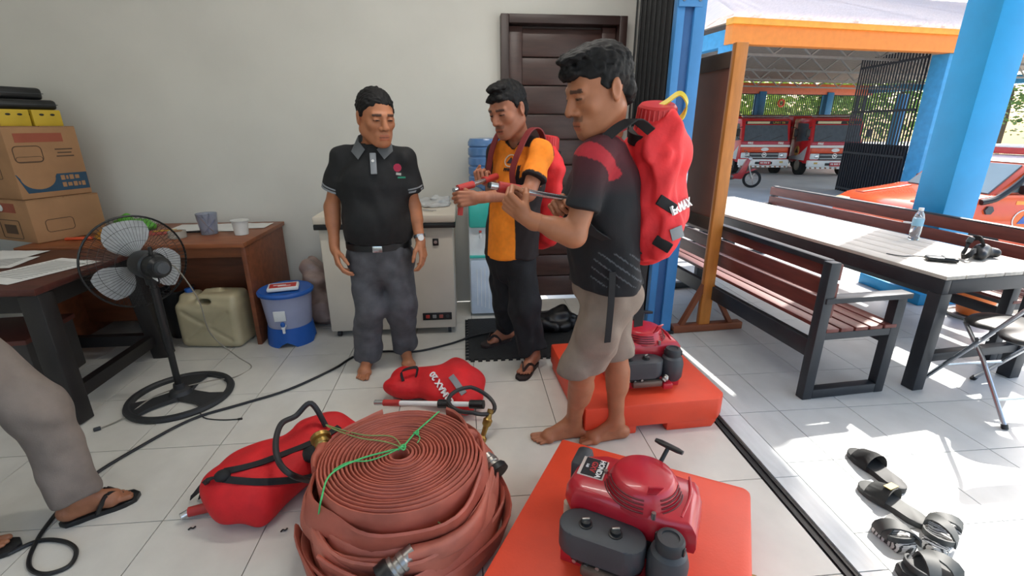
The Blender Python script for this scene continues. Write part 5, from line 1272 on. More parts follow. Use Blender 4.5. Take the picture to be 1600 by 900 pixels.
# ================================================================ PEOPLE
A3 = lambda v: np.array(v, float)
def unit(v): v = A3(v); return v / np.linalg.norm(v)
M_skin = mat('skin', '8A5A40', .5, var=.05, scale=25, attr=True, bump=.02, bscale=200)
M_hair = mat('black_hair', '0C0A0B', .6, var=.3, scale=90, stretch=(3, 3, .6), bump=.25, bscale=300, spec=.3)
def head_frame(c, yaw, pitch, roll=0):
    """local -y is where the face looks; yaw about the vertical, pitch nods down"""
    Rm = (Matrix.Rotation(yaw, 3, 'Z') @ Matrix.Rotation(roll, 3, 'Y') @ Matrix.Rotation(pitch, 3, 'X'))
    return A3(c), np.array(Rm)
def make_head(c, Rm, s, neck_to, res=.0042, lower=0):
    w = lambda x, y, z: c + Rm @ (A3((x, y, z)) * s)
    g = SDF(c - .2 * s, c + .2 * s, res)
    E = lambda p, r, k=.02, sub=False, R2=None: g.ell(w(*p), A3(r) * s, Rm if R2 is None else Rm @ R2, k * s, sub)
    C = lambda a, b, ra, rb=None, k=.02, sub=False: g.cone(w(*a), w(*b), ra * s, (ra if rb is None else rb) * s, k * s, None, sub)
    E((0, .014, .035), (.074, .092, .083)); E((0, -.02, -.03), (.061, .066, .082), .03)
    for q in (-1, 1):
        C((q * .05, .012, -.055), (q * .022, -.06, -.099), .026, .019, .03); E((q * .041, -.055, -.022), (.021, .02, .02), .02)
        C((q * .012, -.083, .02), (q * .042, -.07, .021), .009, .009, .018)
    E((0, -.074, -.102), (.022, .018, .017), .02)
    E((0, -.075, -.07), (.03, .017, .022), .02)
    C((0, -.08, .014), (0, -.103, -.031), .009, .0135, .012)
    for q in (-1, 1):
        E((q * .0145, -.09, -.036), (.0095, .011, .0085), .007)
        E((q * .031, -.093, .003), (.016, .012, .0105), .01, True)
        E((q * .031, -.0735, .001), (.0158, .0125, .0115), .004)
        E((q * .0785, .014, -.006), (.009, .019, .031), .008, False, np.array(Matrix.Rotation(-.25, 3, 'X') @ Matrix.Rotation(q * .35, 3, 'Z')))
        E((q * .088, .008, -.004), (.007, .0095, .017), .006, True)
        E((q * .016, -.062, -.053), (.006, .02, .02), .01) if False else None
    C((-.019, -.0855, -.067), (.019, -.0855, -.067), .0062, .0062, .006); C((-.016, -.085, -.0775), (.016, -.085, -.0775), .0075, .0075, .006)
    E((0, -.096, -.0722), (.024, .006, .0013), .003, True)
    g.cone(w(0, .022, -.06), neck_to, .052 * s, .056, .03)
    return g.mesh(), w
def face_paint(P, c, Rm, s, skin, brow=True, tache=0.0, smile=0):
    L = ((P - c) @ Rm) / s; x, y, z = np.abs(L[:, 0]), L[:, 1], L[:, 2]
    col = np.tile(A3(skin), (len(P), 1)); dark = A3((.012, .008, .007))
    inh = np.linalg.norm(L, axis=1) < .17
    def put(m, c2, f): col[m] = col[m] * (1 - f) + A3(c2) * f
    fr = inh & (y < -.05)
    if brow: put(fr & (x > .013) & (x < .05) & (np.abs(z - .021 + (x - .03) * .1) < .0055), dark, .85)
    put(fr & (x > .017) & (x < .046) & (np.abs(z + .0015) < .0036) & (y < -.066), dark, .85)
    put(fr & (x > .014) & (x < .05) & (np.abs(z + .009) < .006), A3(skin) * .75, .5)
    put(fr & (x < .022) & (z < -.061) & (z > -.085) & (y < -.082), A3(skin) * A3((.95, .62, .6)), .8)
    put(fr & (x < .0225) & (np.abs(z + .0722) < .0024) & (y < -.078), dark, .7)
    put(fr & (x > .004) & (x < .013) & (z < -.038) & (z > -.045) & (y < -.085), dark, .6)
    if tache: put(fr & (x < .028) & (z < -.047) & (z > -.061), dark, tache); put(fr & (x < .02) & (z < -.094), dark, tache * .5)
    return col
def make_hair(c, Rm, s, style):
    w = lambda x, y, z: c + Rm @ (A3((x, y, z)) * s); g = SDF(c - .17 * s, c + .19 * s, .0045)
    g.ell(w(0, .02, .043), A3(style.get('r', (.079, .099, .083))) * s, Rm, .02)
    n = A3(style.get('n', (0, -.60, -.8))); g.cut(w(*style.get('p', (0, -.066, .058))), Rm @ unit(n), .012)
    if style.get('fringe'):
        for (x, y, z, r) in style['fringe']: g.ell(w(x, y, z), A3(r) * s, Rm, .02)
    for q in (-1, 1): g.ell(w(q * .071, -.006, .022), A3((.006, .013, .02)) * s, Rm, .015)
    g.ell(w(0, .075, -.02), A3((.055, .035, .05)) * s, Rm, .025)
    g.folds(.0028, 330, 5, .5); return g.mesh()
def hand(g, wrist, d, n, side, curl, thumb, s=1.0):
    """d: wrist to knuckles, n: out of the palm, side: +1/-1 thumb along cross(d,n)"""
    d = unit(d); n = A3(n); n = unit(n - d * n.dot(d)); t = np.cross(d, n) * side; wr = A3(wrist)
    g.cone(wr - d * .03, wr + d * .02, .0255 * s, .026 * s, .012, (n, .8))
    tips = []
    for i in range(4):
        o = (.0285, .0098, -.009, -.0272)[i] * s; kn = wr + d * (.083, .088, .084, .075)[i] * s + t * o
        g.cone(wr + d * .015 * s + t * o * .7, kn, .0135 * s, .0105 * s, .007)
        p = kn; a = 0; Ls = [x * s * (.94, 1.02, .96, .78)[i] for x in (.042, .027, .021)]; rs = (.0092, .0086, .0078, .0066)
        for j in range(3):
            a += curl[i][j]; dr = d * math.cos(a) + n * math.sin(a); q = p + dr * Ls[j]; g.cone(p, q, rs[j] * s, rs[j + 1] * s, .0022); p = q
        tips.append(p)
    b = wr + d * .022 * s + t * .02 * s + n * .006; g.cone(wr + d * .01, b, .017 * s, .015 * s, .012)
    p = b
    for (a_, b_, c_), L_, r0, r1 in zip(thumb, (.042, .03, .024), (.0135, .0105, .009), (.0105, .009, .0075)):
        q = p + unit(d * a_ + t * b_ + n * c_) * L_ * s; g.cone(p, q, r0 * s, r1 * s, .006); p = q
    return g
RELAX = [(.35, .45, .3), (.4, .5, .35), (.45, .55, .35), (.5, .6, .4)]
GRIP = [(1.15, 1.35, .8), (1.2, 1.4, .8), (1.25, 1.4, .8), (1.3, 1.4, .8)]
TH_RELAX = [(.75, .6, .35), (.95, .15, .4), (.95, 0, .4)]
TH_GRIP = [(.6, .55, .7), (.5, -.15, 1), (.3, -.75, .7)]
def foot(g, ankle, toe, s=1.0, toes=True):
    """bare foot on the floor plane z0"""
    a = A3(ankle); t = A3(toe); z0 = t[2]; d = t - a; d[2] = 0; L = np.linalg.norm(d); d = d / L; sd = np.array((-d[1], d[0], 0))
    f = lambda x, y, z: np.array((a[0], a[1], z0)) + d * x + sd * y + np.array((0, 0, z))
    g.cone(f(-.045, 0, .033), f(.0, 0, .05), .031, .034, .025); g.cone(a, f(L * .5, .0, .035), .036, .028, .03, ((0, 0, 1), .9))
    g.cone(f(-.03, 0, .022), f(L * .62, .0, .02), .027, .03, .02)
    g.cone(f(L * .55, -.022, .018), f(L * .6, .024, .016), .022, .02, .02)
    return f, L
def toes(g, f, L, big):
    for i in range(5):
        y = big * (.03 - .0155 * i - (.004 if i else 0)); x = L * (.98, .985, .95, .9, .84)[i]; r = (.0125, .0085, .008, .0078, .0075)[i]
        g.cone(f(L * .62, y * .85, .016), f(x - r, y, r + .001), r * 1.05, r * .95, .003)
def build_person(label, root, J, skin, **o):
    t = thing('person', label, 'person', root); off = A3(root); skin = lin(skin); J = {k: (A3(v) if k != 'hd' else v) for k, v in J.items()}
    fw = unit(J['fwd']); up = A3((0, 0, 1))
    lo = np.min([v for k, v in J.items() if k not in ('fwd', 'hd')], 0) - .2; hi = np.max([v for k, v in J.items() if k not in ('fwd', 'hd')], 0) + .2
    lo[2] = root[2] - .01
    parts = []
    g = SDF(lo, hi, .0075); sq = (fw, .68)
    pel, wai, che, nck = J['pel'], J['wai'], J['che'], J['nck']
    B = o.get('bulk', 1.0)
    g.cone(pel, wai, .145 * B, .135 * B, .05, sq).cone(wai, che - up * .05, .135 * B, .14 * B, .05, sq).cone(che - up * .05, nck - up * .05, .13 * B, .058, .05, sq)
    for S in 'LR':
        sh, el, wr = J['sh' + S], J['el' + S], J['wr' + S]
        g.cone(nck - up * .02, sh, .04, .042, .03); g.cone(sh, el, .05, .04, .02); g.cone(el, wr, .042, .0265, .015); g.cone(el + (wr - el) * .08, el + (wr - el) * .4, .043, .04, .02)
        hp, kn, an = J['hip' + S], J['kn' + S], J['an' + S]
        g.cone(hp, kn, .085, .056, .04); g.cone(kn, an, .052, .036, .02)
        b = kn + (an - kn) * .28 - o.get('legfw', fw) * .014; g.cone(b - (an - kn) * .08, b + (an - kn) * .14, .054, .048, .03)
        toe = J['toe' + S]; f, L = foot(g, an, toe)
        if not o.get('nofoot'):
            g2 = SDF(np.array((*(toe[:2] - .16), toe[2] - .005)), np.array((*(toe[:2] + .16), toe[2] + .12)), .004); foot(g2, an, toe)
            sd = 1 if S == 'L' else -1
            toes(g2, f, L, -sd); g2.cut(toe, (0, 0, -1), .004); parts.append(g2.mesh())
    g.cut((0, 0, root[2] + .0015 + (J['toeL'][2] - root[2])), (0, 0, -1), .004)
    parts.insert(0, g.mesh())
    c, Rm = head_frame(J['head'], *J['hd'][:3]); s = J['hd'][3]
    hm, w = make_head(c, Rm, s, nck); parts.append(hm)
    for S in 'LR':
        h = o['hand' + S]; wr = J['wr' + S]; hg = SDF(wr - .17, wr + .17, .0031)
        el = J['el' + S]; hg.cone(wr + (el - wr) * .25, wr, .031, .0265, .01); hand(hg, wr, h['d'], h['n'], h['side'], h['curl'], h['thumb'], h.get('s', 1)); parts.append(hg.mesh())
    body = np_mesh('body', parts, M_skin, t, off, lambda P: face_paint(P, c, Rm, s, skin, tache=o.get('tache', 0)))
    np_mesh('hair', [make_hair(c, Rm, s, o.get('hair', {}))], M_hair, t, off, relax=0)
    for q in (-1, 1):
        g = G(); g.ball(Vector(w(q * .031, -.0795, -.0005) - off), tuple(A3((.009, .0075, .0042)) * s), 10, Matrix(Rm.tolist()).to_euler()); g.obj('eye', mat('eye_dark', '1A1210', .2), t)
    return t, off, (lo, hi), fw, c, Rm, s, w
def garment(name, m, t, off, box, fn, res=.0075, col=None, relax=1):
    g = SDF(*box, res); fn(g); return np_mesh(name, [g.mesh()], m, t, off, col, relax)
def shirt_fn(J, fw, B, hem, sleeve, collar_r=.062, seed=1, flare=1.0, belly=0, amp=.007):
    J = {k: (A3(v) if k != 'hd' else v) for k, v in J.items()}; up = A3((0, 0, 1))
    def fn(g):
        sq = (fw, .74); i = .016
        g.cone(J['pel'] - up * .04, J['wai'], .165 * B * flare + i, .155 * B + i, .05, sq).cone(J['wai'], J['che'] - up * .05, .155 * B + i, .16 * B + i, .05, sq).cone(J['che'] - up * .05, J['nck'] - up * .075, .15 * B + i, .065 + i, .06, sq)
        if belly: g.ell(J['wai'] + fw * .05 - up * .01, (.15 * B, .13, .14), None, .08)
        for S in 'LR': g.cone(J['nck'] - up * .035, J['sh' + S] + up * .005, .036 + i, .042 + i, .04)
        g.cut((0, 0, hem), (0, 0, -1), .01)
        for S in 'LR':
            sh, el = J['sh' + S], J['el' + S]; d = unit(el - sh); e = sh + (el - sh) * sleeve; a = g.like(); a.cone(sh, e + d * .05, .047 + i, .057 + i * 1.1, .02); a.cut(e, d, .006); g.join(a, .035)
        g.folds(amp, 24, seed, .55); g.folds(amp * .5, 55, seed + 50, .6)
        g.cone(J['nck'] - up * .02, J['nck'] + up * .2 + fw * .03, collar_r, collar_r * 1.05, .012, None, True)
    return fn
def legs_fn(J, fw, B, waist, cutf, r=(.098, .078, .072), seed=2, amp=.008, flatz=None):
    J = {k: (A3(v) if k != 'hd' else v) for k, v in J.items()}; up = A3((0, 0, 1))
    def fn(g):
        sq = (fw, .78); g.cone(J['pel'] - up * .02, J['wai'], .163 * B, .155 * B, .04, sq); g.cut((0, 0, waist), (0, 0, 1), .008)
        for S in 'LR':
            a = g.like()
            hp, kn, an = J['hip' + S], J['kn' + S], J['an' + S]
            if cutf <= 1:
                e = hp + (kn - hp) * cutf; d = unit(kn - hp); a.cone(hp, e + d * .05, r[0], r[1], .03); a.cut(e, d * .5 - up * .5, .008)
            else:
                e = kn + (an - kn) * (cutf - 1); d = unit(an - kn); a.cone(hp, kn, r[0], r[1], .03); a.cone(kn, e + d * .04, r[1], r[2], .03); a.cut(e, d, .008)
            g.join(a, .04)
        g.folds(amp, 26, seed, .6); g.folds(amp * .5, 55, seed + 50, .7)
    return fn
def ring(name, t, off, c, axis, rx, ry, fw, h, th, m, z=0):
    ax = unit(axis); fw = unit(fw - ax * np.dot(fw, ax)); sd = np.cross(ax, fw); g = G(); N = 40; vs = []
    for k in range(N):
        a = 2 * math.pi * k / N
        for r_, z_ in ((0, 0), (th, 0), (th, h), (0, h)): vs.append(Vector(A3(c) - off + fw * (ry + r_) * math.cos(a) + sd * (rx + r_) * math.sin(a) + ax * z_))
    g.faces(vs, [(k * 4 + q, ((k + 1) % N) * 4 + q, ((k + 1) % N) * 4 + (q + 1) % 4, k * 4 + (q + 1) % 4) for k in range(N) for q in range(4)]); return g.obj(name, m, t, 40)
def flipflop(label, heel, toe, m, w_=.045, z=0.0):
    h = Vector(heel); e = Vector(toe); d = e - h; L_ = d.length; t = thing('flip_flop', label, 'sandal', (h.x, h.y, z), math.atan2(d.y, d.x), 'sandals being worn')
    n = 14; out = [(L_ * i / n, w_ * (.82 + .2 * (i / n)) * (1 - .2 * math.sin(math.pi * min(1, (i / n) / .65))) * math.sqrt(max(0, 1 - (2 * i / n - 1) ** 6))) for i in range(n + 1)]
    G().prism(out + [(x, -y) for x, y in out[::-1][1:-1]], 0, .02, bev=.004).obj('sole', m, t)
    for s in (-1, 1):
        P = spline([V(L_ * .45, s * w_ * .9, .018), V(L_ * .52, s * w_ * .85, .05), V(L_ * .63, s * .022, .075), V(L_ * .78, 0, .04)], 5); G().ribbon(P, [V(1, -s * .6, .3)] * len(P), .018, .006).obj('thong_strap', m, t, 30)
    return t

M_blackcloth = mat('black_polo_knit', '17181A', .8, var=.12, scale=40, bump=.1, bscale=300)
M_jeans = mat('grey_denim', '56565A', .8, var=.18, scale=14, bump=.15, bscale=250)
M_greyknit = mat('grey_collar_knit', '8C9094', .8, var=.08)
up = A3((0, 0, 1))

# ---------------------------------------------------------------- man in black polo
Y1 = 2.80
J1 = dict(fwd=(.10, -1, 0), pel=at(594, 397, Y1 + .03), wai=at(590, 345, Y1 + .02), che=at(584, 268, Y1), nck=at(583, 222, Y1 - .01), head=at(588, 183, Y1 - .06), hd=(R(31), R(10), 0, 1.17),
    shR=at(536, 248, Y1), elR=at(519, 322, Y1 + .03), wrR=at(523, 388, Y1 - .05), shL=at(631, 250, Y1), elL=at(645, 320, Y1 + .04), wrL=at(657, 376, Y1 - .03),
    hipR=at(568, 403, Y1 + .03), knR=at(577, 482, Y1 - .01), hipL=at(618, 403, Y1 + .03), knL=at(628, 476, Y1 + .02))
a = gz(574, 574); J1['anR'] = (a.x + .005, a.y + .03, .085); a = gz(633, 563); J1['anL'] = (a.x, a.y + .03, .085)
a = gz(565, 597); J1['toeR'] = (a.x, a.y, 0); a = gz(643, 583); J1['toeL'] = (a.x, a.y, 0)
J1 = {k: (tuple(v) if k != 'hd' else v) for k, v in J1.items()}
r1 = (-.49, 2.83, 0)
man1, off, box, fw, c, Rm, hs, w = build_person('person in black polo shirt with grey collar and grey jeans, barefoot', r1, J1, 'B0724F', bulk=1.06,
    handR=dict(d=A3(at(530, 420, Y1 - .1)) - A3(J1['wrR']), n=(.9, .3, -.1), side=1, curl=RELAX, thumb=TH_RELAX, s=1.12), handL=dict(d=A3(at(662, 402, Y1 - .06)) - A3(J1['wrL']), n=(-.9, .3, -.1), side=-1, curl=RELAX, thumb=TH_RELAX, s=1.12),
    hair=dict(p=(0, -.07, .062), n=(0, -.64, -.77)))
cl1 = lin('17181A')
def c_shirt1(P):
    col = np.tile(A3(lin('1A1B1D')), (len(P), 1)); return col
garment('polo_shirt', M_blackcloth, man1, off, box, shirt_fn(J1, fw, 1.08, A3(J1['pel'])[2] + .085, .66, seed=4, belly=1))
garment('jeans', M_jeans, man1, off, box, legs_fn(J1, fw, 1.05, A3(J1['pel'])[2] + .085, 2.03, (.104, .088, .08), seed=6))
for S in 'LR':
    sh, el = A3(J1['sh' + S]), A3(J1['el' + S]); d = unit(el - sh); e = sh + (el - sh) * .66
    ring('cuff', man1, off, e - d * .026, d, .0735, .0735, fw, .007, .004, M_greyknit); ring('cuff', man1, off, e - d * .012, d, .0735, .0735, fw, .01, .004, M_greyknit)
ring('belt', man1, off, A3(J1['pel']) + up * .05, up, .176, .142, fw, .036, .012, M_black)
bp = A3(J1['pel']) + up * .068 + fw * .158 - off; G().box(Vector(bp), (.055, .012, .038), bev=.004).obj('buckle', M_chrome, man1)
# collar: two wings and placket
cn = A3(J1['nck']) - off
for q in (-1, 1):
    P = [cn + A3((q * .058, .055, .045)), cn + A3((q * .076, .0, .035)), cn + A3((q * .066, -.052, .004)), cn + A3((q * .03, -.088, -.035))]
    P2 = [cn + A3((q * .068, .065, .0)), cn + A3((q * .1, .0, -.012)), cn + A3((q * .11, -.055, -.045)), cn + A3((q * .068, -.102, -.085))]
    g = G(); k = 4; g.faces([Vector(x) for x in P + P2], [(i, i + 1, k + i + 1, k + i) for i in range(3)]); bmesh.ops.solidify(g.bm, geom=g.bm.faces[:], thickness=.007)
    bmesh.ops.subdivide_edges(g.bm, edges=g.bm.edges[:], cuts=1, smooth=.6) if False else None
    g.obj('collar', M_greyknit, man1, 60)
G().box(Vector(cn + A3((.012, -.118, -.105))), (.032, .012, .11), (R(-14), 0, R(5)), bev=.003).obj('placket', M_greyknit, man1); G().cyl(Vector(cn + A3((.012, -.124, -.09))), Vector(cn + A3((.012, -.131, -.09))), .007, n=10).obj('button', M_white, man1)
ch = A3(at(621, 262, 2.62)) - off
lg = G().cyl(Vector(ch), Vector(ch + A3((0, -.006, 0))), .021, n=10).obj('chest_logo', mat('logo_crimson', 'B02348', .6), man1)
G().box(Vector(ch + A3((.004, -.003, -.032))), (.026, .004, .012), (0, R(8), 0)).obj('logo_block', mat('logo_pale', 'B9B7B0', .6), man1, 0); G().box(Vector(ch + A3((.018, -.002, -.05))), (.04, .004, .008)).obj('logo_line', mat('logo_green', '1E8C6C', .6), man1, 0)
wc_ = A3(J1['wrL']); dd = unit(A3(J1['wrL']) - A3(J1['elL'])); ring('watch_strap', man1, off, wc_ - dd * .035, dd, .03, .03, fw, .018, .004, M_chrome); G().cyl(Vector(wc_ - dd * .026 - off + A3((.01, -.034, 0))), Vector(wc_ - dd * .026 - off + A3((.012, -.042, 0))), .017, n=16).obj('watch_face', M_white, man1)

# ---------------------------------------------------------------- man in orange shirt
f2 = unit((-.78, -.62, 0)); l2 = A3((-f2[1], f2[0], 0)); l2 = A3((-f2[1] * 1, f2[0], 0))
nck2 = A3(at(811, 214, 2.84)); che2 = A3(at(809, 272, 2.86)); wai2 = A3(at(802, 340, 2.88)); pel2 = A3(at(798, 400, 2.90)); lf = A3((.62, -.78, 0))
J2 = dict(fwd=f2, pel=pel2, wai=wai2, che=che2, nck=nck2, head=at(793, 171, 2.78), hd=(R(-48), R(20), R(-3), 1.16),
    shL=at(846, 240, 2.73), elL=at(826, 302, 2.60), wrL=at(746, 309, 2.46), shR=at(778, 238, 2.96), elR=at(772, 300, 2.98), wrR=at(766, 286, 2.74),
    hipL=pel2 + lf * .085, hipR=pel2 - lf * .085, knL=at(822, 478, 2.76), knR=at(792, 472, 2.98))
a = gz(833, 572); J2['anL'] = (a.x, a.y + .0, .10); a = gz(790, 535); J2['anR'] = (a.x, a.y, .115); a = gz(815, 592); J2['toeL'] = (a.x, a.y, .02); a = gz(760, 543); J2['toeR'] = (a.x, a.y, .031)
J2 = {k: (tuple(v) if k != 'hd' else v) for k, v in J2.items()}
r2 = (.29, 2.88, 0)
gd = A3(at(722, 311, 2.44)); hdL = gd - A3(J2['wrL']); hdR = A3(at(755, 282, 2.68)) - A3(J2['wrR'])
man2, off, box, fw, c, Rm, hs, w = build_person('person in orange and black shirt holding a spray wand, wearing black trousers and flip-flops', r2, J2, 'A66A4E', bulk=.93, tache=.35,
    handL=dict(d=hdL, n=(.0, .9, -.2), side=-1, curl=GRIP, thumb=TH_GRIP, s=1.1), handR=dict(d=hdR, n=(-.3, -.2, .9), side=1, curl=GRIP, thumb=TH_GRIP, s=1.1),
    hair=dict(p=(0, -.062, .06), n=(0, -.55, -.83), fringe=((-.02, -.072, .066, (.028, .014, .014)), (.03, -.068, .068, (.028, .016, .016)), (.0, -.02, .108, (.055, .06, .02)))))
M_attr = mat('printed_shirt_cloth', 'FFFFFF', .8, var=.06, scale=30, attr=True, bump=.1, bscale=250)
O_, K_ = A3(lin('FA8C1C')), A3(lin('1E1618'))
shL_, elL_, shR_ = A3(J2['shL']), A3(J2['elL']), A3(J2['shR'])
def c_shirt2(P):
    col = np.tile(O_, (len(P), 1)); rel = P - che2
    lat = rel @ lf; fr = rel @ f2
    sdL = elL_ - shL_; u = ((P - shL_) @ sdL) / (sdL @ sdL); dist = np.linalg.norm(P - shL_ - u[:, None] * sdL, axis=1); arm = (u > .02) & (dist < .095) & (u < 1)
    col[(~arm) & (lat > .085) & (P[:, 2] < che2[2] + .06)] = K_; col[(~arm) & (fr < -.03) & (lat > .02)] = K_
    col[(~arm) & (lat < -.12)] = K_
    col[(P[:, 2] > nck2[2] - .05) & (lat > .045) & (lat < .14) & (fr < .06)] = K_
    col[arm & (u > .6)] = K_
    col[(np.linalg.norm(P - nck2, axis=1) < .083)] = K_
    return col
sh2 = garment('shirt', M_attr, man2, off, box, shirt_fn(J2, fw, .95, pel2[2] + .01, .66, seed=9, flare=1.2), col=c_shirt2)
garment('trousers', mat('black_cotton', '141519', .85, var=.15, scale=14, bump=.12, bscale=200), man2, off, box, legs_fn(J2, fw, .95, pel2[2] + .06, 1.93, (.098, .09, .082), seed=12, amp=.01))
# chest emblem and lettering
eb = A3(at(797, 255, 2.70)) - off
on2 = surface(sh2, off); ctr, n2 = on2(797, 257, -.006); lx = Vector(up).cross(n2).normalized()
Me = basis(ctr, lx, n2.cross(lx))
g = G(); g.tube([Me @ V(.035 * math.cos(a), .035 * math.sin(a) + .02, .012) for a in np.linspace(0, 6.283, 25)[:-1]], .0035, 6, True); lgo = g.obj('chest_emblem', mat('emblem_pale', 'E3D3BC', .6), man2)
g = G(); g.prism([(-.02, .005), (.02, .005), (0, .04)], .008, .014, Me); g.obj('emblem_triangle', mat('emblem_navy', '39303A', .6), lgo, 0)
text('BPBD', .024, mat('shirt_black_ink', '231A1A', .7), man2, Me @ Matrix.Translation((0, -.035, .014)), .002, bold=.001)
# straps of the pack he wears
M_strap2 = mat('maroon_webbing', '7A2326', .7)
shirt2 = shirt_fn
def over(pts): return spline([Vector(A3(p) - off) for p in pts], 6)
S_l = nck2 + lf * .11 + up * -.005
P = over([S_l - f2 * .12 - up * .1, S_l - f2 * .06 + up * .035, S_l + f2 * .02 + up * .045, S_l + f2 * .1 - up * .05, che2 + f2 * .142 + lf * .1 + up * .02, che2 + f2 * .13 + lf * .125 - up * .12])
G().ribbon(P, [Vector(lf)] * len(P), .04, .007).obj('shoulder_strap', M_strap2, man2, 30)
S_r = nck2 - lf * .11
P = over([S_r - f2 * .06 + up * .03, S_r + f2 * .03 + up * .04, S_r + f2 * .1 - up * .05, che2 + f2 * .14 - lf * .1 + up * .02, che2 + f2 * .12 - lf * .13 - up * .12])
G().ribbon(P, [Vector(lf)] * len(P), .04, .007).obj('shoulder_strap', M_strap2, man2, 30)

def pack(label, root, base, top, back, side, r, cap_dir, seed, big):
    """worn water pack: fabric body, red screw cap, yellow strap"""
    t = thing('worn_water_pack', label, 'backpack', root); o = A3(root); base = A3(base); top = A3(top); back = unit(back); side = unit(side); ax = unit(top - base)
    lo = np.minimum(base, top) - .26; hi = np.maximum(base, top) + .26; g = SDF(lo, hi, .0075); H = np.linalg.norm(top - base)
    p = lambda f, b=0, s=0: base + ax * H * f + back * b + side * s
    g.cone(p(.12), p(.5), r * .98, r * .9, .05, (back, .72)).cone(p(.5), p(.85), r * .88, r * .95, .05, (back, .72)).cone(p(.85), p(.98), r * .85, r * .5, .05, (back, .8))
    g.cone(p(.1, 0, -r * .5), p(.1, 0, r * .5), r * .62, None, .05, (back, .9)); g.ell(p(.28, r * .35), (r * .7, r * .6, r * .8), None, .05); g.ell(p(.8, r * .2), (r * .75, r * .75, r * .5), None, .05)
    g.folds(.012, 30, seed, .5); g.folds(.005, 70, seed + 1, .6)
    pb_ = np_mesh('pack_body', [g.mesh()], mat('bright_red_bag_fabric', 'F03035', .65, var=.1, scale=9, bump=.15, bscale=90), t, o)
    c0 = top + ax * -.01; cd_ = unit(cap_dir); M = Matrix((*frame(Vector(cd_)),)).transposed().to_4x4(); M.translation = Vector(c0 - o)
    k = r / .13
    G().lathe([(.085 * k, -.03), (.085 * k, .012), (.072 * k, .014)], 30, M).obj('neck_band', M_strap, t)
    cp_ = G().lathe([(.064 * k, .01), (.066 * k, .02), (.06 * k, .09 * k), (.054 * k, .097 * k), (0, .098 * k)], 32, M).obj('screw_cap', mat('red_cap_plastic', 'C62A2C', .4), t)
    for i in range(26):
        a = 2 * math.pi * i / 26; G().bar(M @ V(.0655 * k * math.cos(a), .0655 * k * math.sin(a), .022), M @ V(.0605 * k * math.cos(a), .0605 * k * math.sin(a), .087 * k), .005, .005, (0, 1, 0)).obj('cap_ridge', MATS['red_cap_plastic'], cp_, 0)
    return t, surface(pb_, o), M, o, k
bs2 = pel2 - f2 * .22 + up * .1 + lf * .05; tp2 = nck2 - f2 * .21 - up * .08 + lf * .03
pack('red water pack worn by the person in orange, seen behind the shoulder', tuple(bs2), bs2, tp2, -f2, lf, .125, up * .9 - f2 * .15, 51, 0)
# spray wand held across
a_, b_, c_ = at(709, 297, 2.47), at(733, 290, 2.53), at(765, 279, 2.68)
wd2 = thing('spray_wand', 'short red and steel spray wand held by the person in orange', 'spray wand', at(722, 300, 2.43)); o_ = wd2.location
d_ = (c_ - a_).normalized()
G().cyl(a_ - o_, a_ + d_ * .035 - o_, .012).obj('nozzle_tip', M_chrome, wd2); G().cyl(a_ + d_ * .03 - o_, b_ + d_ * .03 - o_, .019).obj('nozzle_grip', M_grip, wd2); G().cyl(b_ + d_ * .02 - o_, c_ - o_, .0115).obj('steel_tube', M_chrome, wd2); G().cyl(c_ - d_ * .05 - o_, c_ + d_ * .06 - o_, .019).obj('rear_grip', M_grip, wd2)
G().cyl(at(722, 293, 2.495) - o_, at(719, 336, 2.495) - o_, .014).obj('pistol_grip', M_grip, wd2)
fl = lin
flipflop('dark brown flip-flop under the front foot of the person in orange', Vector(J2['anL']) + (Vector(J2['anL']) - Vector(J2['toeL'])).normalized() * .06, Vector(J2['toeL']) + (Vector(J2['toeL']) - Vector(J2['anL'])).normalized() * .015, mat('dark_brown_foam', '2E2220', .7))
flipflop('dark brown flip-flop on the rubber mat under the rear foot of the person in orange', Vector(J2['anR']) + (Vector(J2['anR']) - Vector(J2['toeR'])).normalized() * .06, Vector(J2['toeR']) + (Vector(J2['toeR']) - Vector(J2['anR'])).normalized() * .015, MATS['dark_brown_foam'], .045, .0115)

# ---------------------------------------------------------------- man in shorts
f3 = unit((-.99, -.06, 0)); lf3 = A3((.06, -.99, 0))
pel3 = A3(at(950, 440, 1.93)); wai3 = A3(at(945, 372, 1.90)); che3 = A3(at(940, 285, 1.86)); nck3 = A3(at(950, 205, 1.83))
J3 = dict(fwd=f3, pel=pel3, wai=wai3, che=che3, nck=nck3, head=at(934, 141, 1.78), hd=(R(-76), R(19), R(0), 1.22),
    shL=at(932, 246, 1.70), elL=at(898, 368, 1.64), wrL=at(822, 340, 1.68), shR=at(945, 240, 2.0), elR=at(905, 330, 2.05), wrR=at(880, 318, 1.92),
    hipL=pel3 + lf3 * .085 - f3 * .0, hipR=pel3 - lf3 * .085, knL=at(908, 588, 1.87), knR=at(962, 560, 2.0))
a = gz(893, 676); J3['anL'] = (a.x, a.y - .03, .09); a = gz(958, 678); J3['anR'] = (a.x, a.y - .03, .09); a = gz(829, 690); J3['toeL'] = (a.x, a.y, 0); a = gz(903, 686); J3['toeR'] = (a.x - .01, a.y - .03, 0)
J3 = {k: (tuple(v) if k != 'hd' else v) for k, v in J3.items()}
r3 = (.55, 1.93, 0)
hw = A3(at(797, 318, 1.70)) - A3(J3['wrL'])
